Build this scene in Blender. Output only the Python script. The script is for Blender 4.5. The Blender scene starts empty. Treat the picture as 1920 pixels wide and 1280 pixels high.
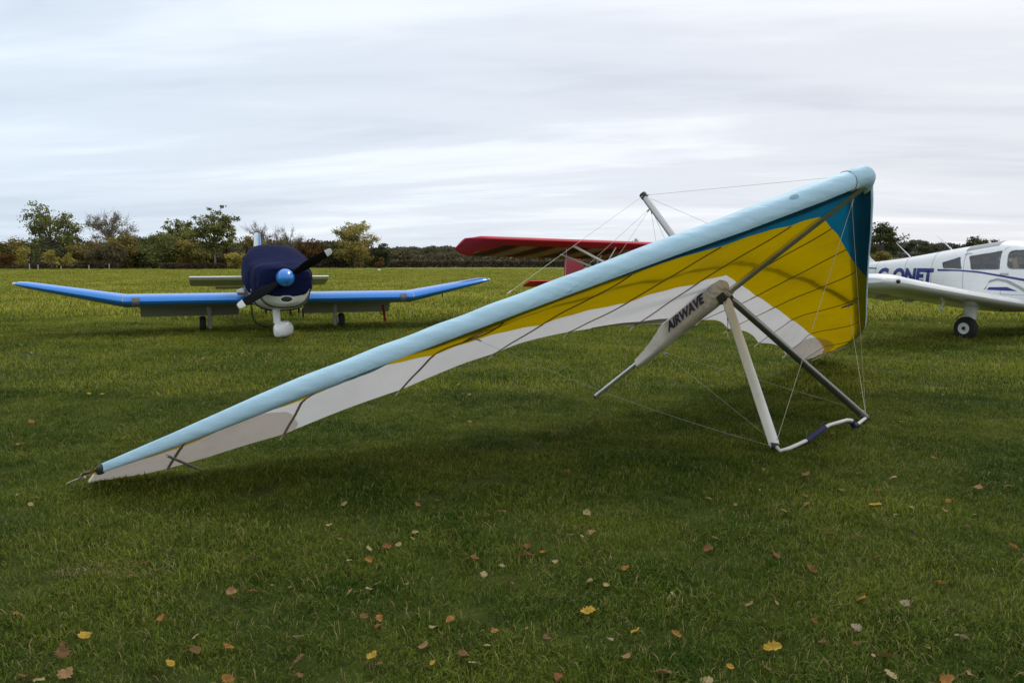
import bpy, bmesh, math, random
import numpy as np
from mathutils import Vector, Matrix

# ------------------------------------------------------------------ camera, light, exposure
SC = bpy.context.scene
COL = SC.collection
R = math.radians
EYE = 1.4
PITCH = math.atan(152 / 1500)
cam_d = bpy.data.cameras.new('camera')
cam = bpy.data.objects.new('camera', cam_d)
COL.objects.link(cam)
cam.location = (0, 0, EYE)
cam.rotation_euler = (math.pi / 2 - PITCH, 0, 0)
cam_d.sensor_width = 36
cam_d.lens = 36 * 1500 / 1920
cam_d.clip_start = 0.05
cam_d.clip_end = 6000
SC.camera = cam

SUN_ELEV, SUN_AZ = R(52), R(28)          # azimuth measured from +Y towards +X
world = bpy.data.worlds.new('World')
SC.world = world
world.use_nodes = True
SC.view_settings.view_transform = 'Standard'
SC.view_settings.look = 'None'
SC.view_settings.exposure = 0.08
SC.view_settings.gamma = 1
SC.view_settings.use_curve_mapping = False
SC.cycles.max_bounces = 8
SC.cycles.transparent_max_bounces = 12
SC.cycles.use_denoising = True
try:
    SC.cycles.denoiser = 'OPENIMAGEDENOISE'
    SC.cycles.denoising_prefilter = 'ACCURATE'
except Exception:
    pass


def build_world():
    nt = world.node_tree
    nt.nodes.clear()
    N, L = nt.nodes.new, nt.links.new
    out = N('ShaderNodeOutputWorld')
    bg = N('ShaderNodeBackground')
    bg.inputs['Strength'].default_value = 0.1
    L(bg.outputs[0], out.inputs[0])
    sky = N('ShaderNodeTexSky')
    sky.sky_type = 'NISHITA'
    sky.sun_disc = False
    sky.sun_elevation = SUN_ELEV
    sky.sun_rotation = SUN_AZ
    tc = N('ShaderNodeTexCoord')
    sep = N('ShaderNodeSeparateXYZ')
    L(tc.outputs['Generated'], sep.inputs[0])

    def math_(op, a, b=None):
        n = N('ShaderNodeMath')
        n.operation = op
        for k, v in enumerate((a, b)):
            if v is None:
                continue
            if isinstance(v, (int, float)):
                n.inputs[k].default_value = v
            else:
                L(v, n.inputs[k])
        return n.outputs[0]
    # project the view direction onto a cloud deck overhead
    zz = math_('ADD', math_('MAXIMUM', sep.outputs[2], 0.0), 0.10)
    px = math_('DIVIDE', sep.outputs[0], zz)
    py = math_('DIVIDE', sep.outputs[1], zz)
    comb = N('ShaderNodeCombineXYZ')
    L(math_('MULTIPLY', px, 0.34), comb.inputs[0])
    L(math_('ADD', math_('MULTIPLY', py, 1.0), math_('MULTIPLY', px, 0.16)), comb.inputs[1])

    def noise(scale, detail, rough, dist=0.0, off=0.0):
        mp = N('ShaderNodeMapping')
        mp.inputs['Location'].default_value = (off, off * 0.7, off * 0.3)
        L(comb.outputs[0], mp.inputs[0])
        n = N('ShaderNodeTexNoise')
        n.inputs['Scale'].default_value = scale
        n.inputs['Detail'].default_value = detail
        n.inputs['Roughness'].default_value = rough
        n.inputs['Distortion'].default_value = dist
        L(mp.outputs[0], n.inputs['Vector'])
        return n.outputs[0]
    n1 = noise(0.75, 5, 0.55, 0.5, 3.1)
    n2 = noise(2.6, 6, 0.6, 0.3, 9.4)
    mixv = math_('ADD', math_('MULTIPLY', n1, 0.76), math_('MULTIPLY', n2, 0.24))
    ramp = N('ShaderNodeValToRGB')
    cr = ramp.color_ramp
    cr.interpolation = 'EASE'
    cr.elements[0].position = 0.36
    cr.elements[0].color = (0.585, 0.635, 0.695, 1)
    cr.elements[1].position = 0.64
    cr.elements[1].color = (0.81, 0.85, 0.885, 1)
    e = cr.elements.new(0.50)
    e.color = (0.675, 0.72, 0.77, 1)
    L(mixv, ramp.inputs[0])
    # left of the view a little bluer, right a little warmer, as the cloud thins
    side = N('ShaderNodeValToRGB')
    side.color_ramp.elements[0].position = 0.25
    side.color_ramp.elements[0].color = (0.945, 1.0, 1.06, 1)
    side.color_ramp.elements[1].position = 0.72
    side.color_ramp.elements[1].color = (1.03, 0.99, 0.995, 1)
    L(math_('ADD', math_('MULTIPLY', sep.outputs[0], 0.5), 0.5), side.inputs[0])
    tint = N('ShaderNodeMix')
    tint.data_type = 'RGBA'
    tint.blend_type = 'MULTIPLY'
    tint.inputs[0].default_value = 1
    L(ramp.outputs[0], tint.inputs[6])
    L(side.outputs[0], tint.inputs[7])
    gain = N('ShaderNodeMix')
    gain.data_type = 'RGBA'
    gain.blend_type = 'MULTIPLY'
    gain.inputs[0].default_value = 1
    gain.inputs[7].default_value = (11.2, 11.2, 11.2, 1)
    L(tint.outputs[2], gain.inputs[6])
    mix = N('ShaderNodeMix')
    mix.data_type = 'RGBA'
    mix.inputs[0].default_value = 0.95
    L(sky.outputs[0], mix.inputs[6])
    L(gain.outputs[2], mix.inputs[7])
    L(mix.outputs[2], bg.inputs[0])


build_world()
sun_d = bpy.data.lights.new('sun', 'SUN')
sun_d.energy = 1.5
sun_d.angle = R(12)
sun_d.color = (1.0, 0.95, 0.87)
sun = bpy.data.objects.new('sun', sun_d)
COL.objects.link(sun)
_sd = Vector((math.sin(SUN_AZ) * math.cos(SUN_ELEV), math.cos(SUN_AZ) * math.cos(SUN_ELEV), math.sin(SUN_ELEV)))
sun.rotation_euler = _sd.to_track_quat('Z', 'Y').to_euler()

# ------------------------------------------------------------------ surveying helpers (photo measurements -> metres)
_f = np.array([0, math.cos(PITCH), -math.sin(PITCH)])
_u = np.array([0, math.sin(PITCH), math.cos(PITCH)])
_r = np.array([1.0, 0, 0])
_c = np.array([0, 0, EYE])


def ray(x, y):
    return _f + _r * (x - 960) / 1500 + _u * (640 - y) / 1500


def ground(x, y, z=0.0):
    d = ray(x, y)
    return Vector(_c + d * (z - EYE) / d[2])


def at_depth(x, y, Y):
    d = ray(x, y)
    return Vector(_c + d * Y / d[1])


# ------------------------------------------------------------------ materials
MATS = {}


def mat(name, col, rough=0.5, var=0.12, vscale=4.0, bump=0.0, bscale=60.0, metal=0.0, spec=0.5, coat=0.0,
        trans=0.0, dirt=None, dirt_amt=0.0, dirt_scale=2.0, stretch=None, sheen=0.0, detail=5):
    if name in MATS:
        return MATS[name]
    m = bpy.data.materials.new(name)
    m.use_nodes = True
    nt = m.node_tree
    N, L = nt.nodes.new, nt.links.new
    b = nt.nodes['Principled BSDF']
    b.inputs['Roughness'].default_value = rough
    b.inputs['Metallic'].default_value = metal
    b.inputs['Specular IOR Level'].default_value = spec
    b.inputs['Coat Weight'].default_value = coat
    b.inputs['Coat Roughness'].default_value = 0.08
    b.inputs['Sheen Weight'].default_value = sheen
    tc = N('ShaderNodeTexCoord')
    vec = tc.outputs['Object']
    if stretch:
        mp = N('ShaderNodeMapping')
        mp.inputs['Scale'].default_value = stretch
        L(vec, mp.inputs[0])
        vec = mp.outputs[0]
    n = N('ShaderNodeTexNoise')
    n.inputs['Scale'].default_value = vscale
    n.inputs['Detail'].default_value = detail
    n.inputs['Roughness'].default_value = 0.6
    L(vec, n.inputs['Vector'])
    rp = N('ShaderNodeValToRGB')
    c = np.array(col)
    rp.color_ramp.elements[0].position = 0.3
    rp.color_ramp.elements[0].color = (*np.clip(c * (1 - var), 0, 1), 1)
    rp.color_ramp.elements[1].position = 0.7
    rp.color_ramp.elements[1].color = (*np.clip(c * (1 + var), 0, 1), 1)
    L(n.outputs[0], rp.inputs[0])
    colour = rp.outputs[0]
    if dirt:
        n2 = N('ShaderNodeTexNoise')
        n2.inputs['Scale'].default_value = dirt_scale
        n2.inputs['Detail'].default_value = 8
        n2.inputs['Roughness'].default_value = 0.7
        L(vec, n2.inputs['Vector'])
        r2 = N('ShaderNodeValToRGB')
        r2.color_ramp.elements[0].position = 0.5
        r2.color_ramp.elements[0].color = (0, 0, 0, 1)
        r2.color_ramp.elements[1].position = 0.75
        r2.color_ramp.elements[1].color = (dirt_amt,) * 3 + (1,)
        L(n2.outputs[0], r2.inputs[0])
        mx = N('ShaderNodeMix')
        mx.data_type = 'RGBA'
        L(r2.outputs[0], mx.inputs[0])
        L(colour, mx.inputs[6])
        mx.inputs[7].default_value = (*dirt, 1)
        colour = mx.outputs[2]
    L(colour, b.inputs['Base Color'])
    nrm = None
    if bump:
        n3 = N('ShaderNodeTexNoise')
        n3.inputs['Scale'].default_value = bscale
        n3.inputs['Detail'].default_value = 6
        L(vec, n3.inputs['Vector'])
        bp = N('ShaderNodeBump')
        bp.inputs['Strength'].default_value = bump
        bp.inputs['Distance'].default_value = 0.02
        L(n3.outputs[0], bp.inputs['Height'])
        L(bp.outputs[0], b.inputs['Normal'])
        nrm = bp.outputs[0]
    if trans:
        t = N('ShaderNodeBsdfTranslucent')
        L(colour, t.inputs[0])
        if nrm:
            L(nrm, t.inputs['Normal'])
        ms = N('ShaderNodeMixShader')
        ms.inputs[0].default_value = trans
        L(b.outputs[0], ms.inputs[1])
        L(t.outputs[0], ms.inputs[2])
        L(ms.outputs[0], nt.nodes['Material Output'].inputs[0])
    MATS[name] = m
    return m


def foliage_mat(name, c1, c2, trans=0.3, nscale=0.35, c3=None):
    trans = max(trans, 0.4)
    if name in MATS:
        return MATS[name]
    m = bpy.data.materials.new(name)
    m.use_nodes = True
    nt = m.node_tree
    N, L = nt.nodes.new, nt.links.new
    b = nt.nodes['Principled BSDF']
    b.inputs['Roughness'].default_value = 0.6
    b.inputs['Specular IOR Level'].default_value = 0.25
    g = N('ShaderNodeNewGeometry')
    n = N('ShaderNodeTexNoise')
    n.inputs['Scale'].default_value = nscale
    n.inputs['Detail'].default_value = 4
    L(g.outputs['Position'], n.inputs['Vector'])
    add = N('ShaderNodeMath')
    add.operation = 'MULTIPLY_ADD'
    L(g.outputs['Random Per Island'], add.inputs[0])
    add.inputs[1].default_value = 0.45
    sub = N('ShaderNodeMath')
    sub.operation = 'SUBTRACT'
    L(n.outputs[0], sub.inputs[0])
    sub.inputs[1].default_value = 0.22
    L(sub.outputs[0], add.inputs[2])
    rp = N('ShaderNodeValToRGB')
    rp.color_ramp.elements[0].position = 0.2
    rp.color_ramp.elements[0].color = (*c1, 1)
    rp.color_ramp.elements[1].position = 0.8
    rp.color_ramp.elements[1].color = (*(c3 or c2), 1)
    if c3:
        e = rp.color_ramp.elements.new(0.55)
        e.color = (*c2, 1)
    L(add.outputs[0], rp.inputs[0])
    L(rp.outputs[0], b.inputs['Base Color'])
    t = N('ShaderNodeBsdfTranslucent')
    L(rp.outputs[0], t.inputs[0])
    ms = N('ShaderNodeMixShader')
    ms.inputs[0].default_value = trans
    L(b.outputs[0], ms.inputs[1])
    L(t.outputs[0], ms.inputs[2])
    L(ms.outputs[0], nt.nodes['Material Output'].inputs[0])
    MATS[name] = m
    return m


def glass_mat(name, col, alpha_mix):
    m = bpy.data.materials.new(name)
    m.use_nodes = True
    nt = m.node_tree
    N, L = nt.nodes.new, nt.links.new
    nt.nodes.remove(nt.nodes['Principled BSDF'])
    tr = N('ShaderNodeBsdfTransparent')
    tr.inputs[0].default_value = (*col, 1)
    gl = N('ShaderNodeBsdfGlossy')
    gl.inputs['Roughness'].default_value = 0.05
    fr = N('ShaderNodeFresnel')
    fr.inputs[0].default_value = 1.45
    mx = N('ShaderNodeMath')
    mx.operation = 'MULTIPLY_ADD'
    L(fr.outputs[0], mx.inputs[0])
    mx.inputs[1].default_value = 0.8
    mx.inputs[2].default_value = alpha_mix
    ms = N('ShaderNodeMixShader')
    L(mx.outputs[0], ms.inputs[0])
    L(tr.outputs[0], ms.inputs[1])
    L(gl.outputs[0], ms.inputs[2])
    L(ms.outputs[0], nt.nodes['Material Output'].inputs[0])
    return m


# ------------------------------------------------------------------ mesh builder
class MB:
    def __init__(self):
        self.v, self.f, self.m = [], [], []

    def add(self, verts, faces, mi=0):
        o = len(self.v)
        self.v += [tuple(p) for p in verts]
        for k, f in enumerate(faces):
            self.f.append(tuple(i + o for i in f))
            self.m.append(mi[k] if isinstance(mi, (list, tuple)) else mi)
        return self

    def box(self, c, s, mi=0, rot=None):
        hx, hy, hz = s[0] / 2, s[1] / 2, s[2] / 2
        P = [Vector((x * hx, y * hy, z * hz)) for x in (-1, 1) for y in (-1, 1) for z in (-1, 1)]
        if rot is not None:
            P = [rot @ p for p in P]
        P = [p + Vector(c) for p in P]
        return self.add(P, [(0, 1, 3, 2), (4, 6, 7, 5), (0, 4, 5, 1), (2, 3, 7, 6), (0, 2, 6, 4), (1, 5, 7, 3)], mi)

    def loft(self, secs, mi=0, cap=True, matf=None, closed=True):
        n = len(secs[0])
        V = [p for s in secs for p in s]
        F, M = [], []
        for i in range(len(secs) - 1):
            for j in range(n if closed else n - 1):
                k = (j + 1) % n
                F.append((i * n + j, i * n + k, (i + 1) * n + k, (i + 1) * n + j))
                M.append(matf(i, j) if matf else mi)
        if cap and closed:
            F.append(tuple(range(n - 1, -1, -1)))
            M.append(mi)
            b = (len(secs) - 1) * n
            F.append(tuple(range(b, b + n)))
            M.append(mi)
        return self.add(V, F, M)

    def tube(self, path, rad, n=8, mi=0, ell=None, up=None, cap=True):
        P = [Vector(p) for p in path]
        secs = []
        prev = None
        for i, p in enumerate(P):
            t = (P[min(i + 1, len(P) - 1)] - P[max(i - 1, 0)]).normalized()
            if up is not None:
                a = Vector(up)
            elif prev is not None:
                a = prev
            else:
                a = Vector((0, 0, 1)) if abs(t.z) < 0.9 else Vector((1, 0, 0))
            a = (a - t * a.dot(t)).normalized()
            prev = a
            b = t.cross(a)
            r = rad[i] if isinstance(rad, (list, tuple)) else rad
            e = ell or (1, 1)
            secs.append([p + a * (math.cos(q) * r * e[0]) + b * (math.sin(q) * r * e[1])
                         for q in (2 * math.pi * k / n for k in range(n))])
        return self.loft(secs, mi, cap)

    def grid(self, fn, nu, nv, mi=0):
        V = [fn(i / nu, j / nv) for i in range(nu + 1) for j in range(nv + 1)]
        F = [(i * (nv + 1) + j, (i + 1) * (nv + 1) + j, (i + 1) * (nv + 1) + j + 1, i * (nv + 1) + j + 1)
             for i in range(nu) for j in range(nv)]
        return self.add(V, F, mi)

    def lathe(self, axis_o, axis_d, prof, n=20, mi=0, cap=True):
        d = Vector(axis_d).normalized()
        a = Vector((0, 0, 1)) if abs(d.z) < 0.9 else Vector((1, 0, 0))
        a = (a - d * a.dot(d)).normalized()
        b = d.cross(a)
        secs = [[Vector(axis_o) + d * h + (a * math.cos(q) + b * math.sin(q)) * max(r, 1e-4)
                 for q in (2 * math.pi * k / n for k in range(n))] for h, r in prof]
        return self.loft(secs, mi, cap)

    def prism(self, outline, off, mi=0):
        """closed outline (3-D points) extruded by the vector off"""
        n = len(outline)
        P = [Vector(p) for p in outline]
        Q = [p + Vector(off) for p in P]
        F = [tuple(range(n - 1, -1, -1)), tuple(range(n, 2 * n))]
        F += [(k, (k + 1) % n, n + (k + 1) % n, n + k) for k in range(n)]
        return self.add(P + Q, F, mi)

    def mesh(self, name, mats, smooth=True, fix=True):
        me = bpy.data.meshes.new(name)
        me.from_pydata(self.v, [], self.f)
        for m in (mats if isinstance(mats, (list, tuple)) else [mats]):
            me.materials.append(m)
        me.polygons.foreach_set('material_index', self.m)
        if smooth:
            me.polygons.foreach_set('use_smooth', [True] * len(self.f))
        if fix:
            bm = bmesh.new()
            bm.from_mesh(me)
            bmesh.ops.remove_doubles(bm, verts=bm.verts, dist=1e-5)
            bmesh.ops.recalc_face_normals(bm, faces=bm.faces)
            bm.to_mesh(me)
            bm.free()
        if smooth:
            try:
                me.set_sharp_from_angle(angle=R(38))
            except Exception:
                pass
        me.update()
        return me

    def build(self, name, mats, parent=None, smooth=True, fix=True, label=None):
        o = bpy.data.objects.new(name, self.mesh(name, mats, smooth, fix))
        COL.objects.link(o)
        if parent is not None:
            o.parent = parent
            w = world_of(parent)
            if parent.get('world_space'):
                o.matrix_parent_inverse = w.inverted()
                o['world_space'] = 1
        if label:
            o['label'] = label
        return o


def world_of(o):
    m = o.matrix_basis.copy()
    while o.parent is not None:
        m = o.parent.matrix_basis @ o.matrix_parent_inverse @ m
        o = o.parent
    return m


def thing(name, label, cat, loc=(0, 0, 0), rz=0.0, group=None, ws=False):
    o = bpy.data.objects.new(name, None)
    COL.objects.link(o)
    o.location = loc
    o.rotation_euler = (0, 0, rz)
    o.empty_display_size = 0.3
    o['label'] = label
    o['category'] = cat
    if group:
        o['group'] = group
    if ws:
        o['world_space'] = 1
    return o


def tag(o, label, cat, group=None):
    o['label'] = label
    o['category'] = cat
    if group:
        o['group'] = group
    return o


def superellipse(hw, zb, zt, y, n=24, p=2.6, cx=0.0, axis='y'):
    zc, hz = (zb + zt) / 2, (zt - zb) / 2
    out = []
    for k in range(n):
        a = 2 * math.pi * k / n
        ca, sa = math.cos(a), math.sin(a)
        x = cx + hw * math.copysign(abs(ca) ** (2 / p), ca)
        z = zc + hz * math.copysign(abs(sa) ** (2 / p), sa)
        out.append(Vector((x, y, z)) if axis == 'y' else Vector((y, x, z)))
    return out


def airfoil(n=12, t=0.13):
    """closed loop (x 0..1, z) upper TE -> LE -> lower TE"""
    xs = [(1 - math.cos(math.pi * k / n)) / 2 for k in range(n + 1)]

    def yt(x):
        return 5 * t * (0.2969 * math.sqrt(x) - 0.126 * x - 0.3516 * x * x + 0.2843 * x ** 3 - 0.1015 * x ** 4) + 0.0008
    up = [(x, yt(x) * 1.1) for x in reversed(xs)]
    lo = [(x, -yt(x) * 0.85) for x in xs[1:]]
    return up + lo


# palette
M_ALU = mat('aluminium', (0.62, 0.62, 0.61), 0.38, 0.08, 6, 0.05, 30, metal=0.85, dirt=(0.25, 0.22, 0.18), dirt_amt=0.3)
M_ALUW = mat('bare_alloy', (0.74, 0.72, 0.67), 0.42, 0.06, 5, 0.03, 40, metal=0.25, dirt=(0.4, 0.34, 0.22), dirt_amt=0.5, dirt_scale=3)
M_WIRE = mat('wire', (0.42, 0.40, 0.34), 0.5, 0.1)
M_CORD = mat('cord', (0.58, 0.53, 0.40), 0.8, 0.1)
M_BLACK = mat('black_plastic', (0.018, 0.018, 0.02), 0.45, 0.2)
M_PROP = mat('propeller_black', (0.005, 0.005, 0.006), 0.6, 0.2, spec=0.12)
M_NAVY = mat('navy_foam', (0.018, 0.024, 0.085), 0.75, 0.2, 30, 0.3, 200)
M_TYRE = mat('rubber', (0.02, 0.02, 0.02), 0.8, 0.25, 20, 0.2, 80)
M_BARK = mat('bark', (0.13, 0.105, 0.08), 0.9, 0.35, 3, 0.6, 8)
M_BARKP = mat('pale_bark', (0.21, 0.19, 0.15), 0.9, 0.3, 3, 0.6, 8)
M_WHITE = mat('white_paint', (0.86, 0.86, 0.84), 0.28, 0.03, 2, coat=0.4, dirt=(0.55, 0.53, 0.47), dirt_amt=0.25, dirt_scale=1.5)
M_CREAM = mat('cream_paint', (0.66, 0.67, 0.60), 0.35, 0.05, 2, coat=0.2, dirt=(0.38, 0.37, 0.3), dirt_amt=0.4, dirt_scale=2)
M_UNDER = mat('grey_underside', (0.36, 0.37, 0.33), 0.5, 0.08, 2, dirt=(0.2, 0.2, 0.16), dirt_amt=0.5, dirt_scale=2)
M_BLUE = mat('sky_blue_paint', (0.030, 0.245, 0.74), 0.3, 0.05, 2, coat=0.5, dirt=(0.06, 0.16, 0.42), dirt_amt=0.3)
M_COVER = mat('navy_canvas', (0.009, 0.013, 0.052), 0.9, 0.18, 3, 0.8, 5, spec=0.08, stretch=(0.5, 1, 2.4), dirt=(0.018, 0.022, 0.075), dirt_amt=0.5, dirt_scale=4)
M_DARKBLUE = mat('deep_blue_lettering', (0.022, 0.035, 0.20), 0.35, 0.05)
M_RED = mat('red_fabric', (0.60, 0.022, 0.05), 0.65, 0.12, 2, 0.25, 6, trans=0.18)
M_REDDK = mat('red_tail_fabric', (0.36, 0.02, 0.04), 0.6, 0.1, 2, 0.2, 6, trans=0.15)
M_STEEL = mat('grey_steel', (0.42, 0.42, 0.42), 0.4, 0.1, metal=0.6)
M_ORANGE_RIB = mat('red_ribbon_cloth', (0.36, 0.02, 0.02), 0.7, 0.2, 10)

# ------------------------------------------------------------------ ground, hills


def ground_mat():
    m = bpy.data.materials.new('turf')
    m.use_nodes = True
    nt = m.node_tree
    N, L = nt.nodes.new, nt.links.new
    b = nt.nodes['Principled BSDF']
    b.inputs['Roughness'].default_value = 0.9
    b.inputs['Specular IOR Level'].default_value = 0.1
    g = N('ShaderNodeNewGeometry')

    def noise(s, d=6, r=0.6, stretch=None):
        v = g.outputs['Position']
        if stretch:
            mp = N('ShaderNodeMapping')
            mp.inputs['Scale'].default_value = stretch
            L(v, mp.inputs[0])
            v = mp.outputs[0]
        n = N('ShaderNodeTexNoise')
        n.inputs['Scale'].default_value = s
        n.inputs['Detail'].default_value = d
        n.inputs['Roughness'].default_value = r
        L(v, n.inputs['Vector'])
        return n.outputs[0]

    def ramp(f, stops):
        r = N('ShaderNodeValToRGB')
        r.color_ramp.elements[0].position, r.color_ramp.elements[0].color = stops[0][0], (*stops[0][1], 1)
        r.color_ramp.elements[1].position, r.color_ramp.elements[1].color = stops[-1][0], (*stops[-1][1], 1)
        for p, c in stops[1:-1]:
            r.color_ramp.elements.new(p).color = (*c, 1)
        L(f, r.inputs[0])
        return r.outputs[0]
    mown = ramp(noise(3.0, 8, 0.7), [(0.3, (0.028, 0.036, 0.007)), (0.55, (0.065, 0.085, 0.013)), (0.8, (0.13, 0.13, 0.03))])
    meadow = ramp(noise(0.35, 9, 0.72, (1, 0.6, 1)), [(0.28, (0.10, 0.125, 0.012)), (0.5, (0.18, 0.19, 0.024)), (0.75, (0.27, 0.25, 0.05))])
    sep = N('ShaderNodeSeparateXYZ')
    L(g.outputs['Position'], sep.inputs[0])
    wob = N('ShaderNodeMath')
    wob.operation = 'MULTIPLY_ADD'
    L(noise(0.25, 3), wob.inputs[0])
    wob.inputs[1].default_value = 8.0
    L(sep.outputs[1], wob.inputs[2])
    mr = N('ShaderNodeMapRange')
    mr.inputs['From Min'].default_value = 16
    mr.inputs['From Max'].default_value = 27
    L(wob.outputs[0], mr.inputs['Value'])
    mx = N('ShaderNodeMix')
    mx.data_type = 'RGBA'
    L(mr.outputs[0], mx.inputs[0])
    L(mown, mx.inputs[6])
    L(meadow, mx.inputs[7])
    L(mx.outputs[2], b.inputs['Base Color'])
    bp = N('ShaderNodeBump')
    bp.inputs['Strength'].default_value = 0.8
    bp.inputs['Distance'].default_value = 0.05
    L(noise(14, 8, 0.75), bp.inputs['Height'])
    L(bp.outputs[0], b.inputs['Normal'])
    return m


def hill_z(x, y):
    t = min(max((y - 165) / 560, 0), 1)
    side = 1.0 if x > -60 else max(0.35, 1 + (x + 60) / 260)
    return (9.8 * t ** 0.85) * side + 0.8 * math.sin(x / 95.0 + 0.6) * t + 0.5 * math.sin(x / 31.0 + y / 60) * t


def build_ground():
    mb = MB()
    xs = [-1600, -400, -120, -40, 0, 40, 120, 400, 1600]
    ys = [-200, -20, 5, 30, 80, 170, 400, 1500, 3000]
    V = [(x, y, 0) for y in ys for x in xs]
    n = len(xs)
    F = [(j * n + i, j * n + i + 1, (j + 1) * n + i + 1, (j + 1) * n + i) for j in range(len(ys) - 1) for i in range(n - 1)]
    mb.add(V, F)
    o = mb.build('ground', ground_mat(), smooth=False, fix=False)
    o['kind'] = 'structure'
    mb = MB()

    def fn(a, b):
        x = -700 + 1600 * a
        y = 168 + 732 * b ** 1.3
        return (x, y, 0.01 + hill_z(x, y) - (0.06 if b == 0 else 0))
    mb.grid(fn, 90, 40)
    hm = bpy.data.materials.new('farmland')
    hm.use_nodes = True
    nt = hm.node_tree
    N, L = nt.nodes.new, nt.links.new
    g = N('ShaderNodeNewGeometry')
    mp = N('ShaderNodeMapping')
    mp.inputs['Scale'].default_value = (0.006, 0.011, 0)
    mp.inputs['Location'].default_value = (0.35, 0.1, 0)
    L(g.outputs['Position'], mp.inputs[0])
    vo = N('ShaderNodeTexVoronoi')
    vo.inputs['Scale'].default_value = 1.0
    L(mp.outputs[0], vo.inputs['Vector'])
    rp = N('ShaderNodeValToRGB')
    rp.color_ramp.interpolation = 'CONSTANT'
    for p, c in ((0.0, (0.13, 0.10, 0.055)), (0.35, (0.065, 0.085, 0.026)), (0.6, (0.11, 0.082, 0.048)), (0.8, (0.08, 0.095, 0.03))):
        if p == 0:
            rp.color_ramp.elements[0].color = (*c, 1)
        else:
            rp.color_ramp.elements.new(p).color = (*c, 1)
    rp.color_ramp.elements.remove(rp.color_ramp.elements[-1])
    sp = N('ShaderNodeSeparateColor')
    L(vo.outputs['Color'], sp.inputs[0])
    L(sp.outputs[0], rp.inputs[0])
    no = N('ShaderNodeTexNoise')
    no.inputs['Scale'].default_value = 0.15
    no.inputs['Detail'].default_value = 6
    L(g.outputs['Position'], no.inputs['Vector'])
    mx = N('ShaderNodeMix')
    mx.data_type = 'RGBA'
    mx.blend_type = 'MULTIPLY'
    mx.inputs[0].default_value = 0.5
    L(rp.outputs[0], mx.inputs[6])
    L(no.outputs[0], mx.inputs[7])
    L(mx.outputs[2], nt.nodes['Principled BSDF'].inputs['Base Color'])
    nt.nodes['Principled BSDF'].inputs['Roughness'].default_value = 0.95
    o = mb.build('hills', hm, smooth=True, fix=False)
    o['kind'] = 'structure'


build_ground()

# ------------------------------------------------------------------ grass (stuff, instanced tufts)


def grass_mat(name, base, tip, straw, straw_amt, nscale=0.7, trans=0.35):
    m = bpy.data.materials.new(name)
    m.use_nodes = True
    nt = m.node_tree
    N, L = nt.nodes.new, nt.links.new
    b = nt.nodes['Principled BSDF']
    b.inputs['Roughness'].default_value = 0.55
    b.inputs['Specular IOR Level'].default_value = 0.06
    g = N('ShaderNodeNewGeometry')
    at = N('ShaderNodeAttribute')
    at.attribute_name = 'tint'
    sep = N('ShaderNodeSeparateColor')
    L(at.outputs['Color'], sep.inputs[0])
    n = N('ShaderNodeTexNoise')
    n.inputs['Scale'].default_value = nscale
    n.inputs['Detail'].default_value = 5
    n.inputs['Roughness'].default_value = 0.65
    L(g.outputs['Position'], n.inputs['Vector'])
    mr = N('ShaderNodeMapRange')
    mr.inputs['From Min'].default_value = 0.37
    mr.inputs['From Max'].default_value = 0.64
    L(n.outputs[0], mr.inputs['Value'])
    m1 = N('ShaderNodeMix')
    m1.data_type = 'RGBA'
    L(mr.outputs[0], m1.inputs[0])
    m1.inputs[6].default_value = (*base, 1)
    m1.inputs[7].default_value = (*tip, 1)
    # per-blade lightness
    m2 = N('ShaderNodeMix')
    m2.data_type = 'RGBA'
    m2.blend_type = 'MULTIPLY'
    m2.inputs[0].default_value = 1
    L(m1.outputs[2], m2.inputs[6])
    rr = N('ShaderNodeMapRange')
    rr.inputs['To Min'].default_value = 0.28
    rr.inputs['To Max'].default_value = 1.72
    L(sep.outputs[0], rr.inputs['Value'])
    cmb = N('ShaderNodeCombineColor')
    for k in range(3):
        L(rr.outputs[0], cmb.inputs[k])
    L(cmb.outputs[0], m2.inputs[7])
    # straw blades, more of them in dry patches
    n2 = N('ShaderNodeTexNoise')
    n2.inputs['Scale'].default_value = 0.9
    n2.inputs['Detail'].default_value = 4
    L(g.outputs['Position'], n2.inputs['Vector'])
    th = N('ShaderNodeMath')
    th.operation = 'MULTIPLY'
    L(n2.outputs[0], th.inputs[0])
    th.inputs[1].default_value = straw_amt * 2
    lt = N('ShaderNodeMath')
    lt.operation = 'LESS_THAN'
    L(sep.outputs[1], lt.inputs[0])
    L(th.outputs[0], lt.inputs[1])
    m3 = N('ShaderNodeMix')
    m3.data_type = 'RGBA'
    L(lt.outputs[0], m3.inputs[0])
    L(m2.outputs[2], m3.inputs[6])
    m3.inputs[7].default_value = (*straw, 1)
    L(m3.outputs[2], b.inputs['Base Color'])
    t = N('ShaderNodeBsdfTranslucent')
    L(m3.outputs[2], t.inputs[0])
    ms = N('ShaderNodeMixShader')
    ms.inputs[0].default_value = trans
    L(b.outputs[0], ms.inputs[1])
    L(t.outputs[0], ms.inputs[2])
    L(ms.outputs[0], nt.nodes['Material Output'].inputs[0])
    return m


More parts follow.
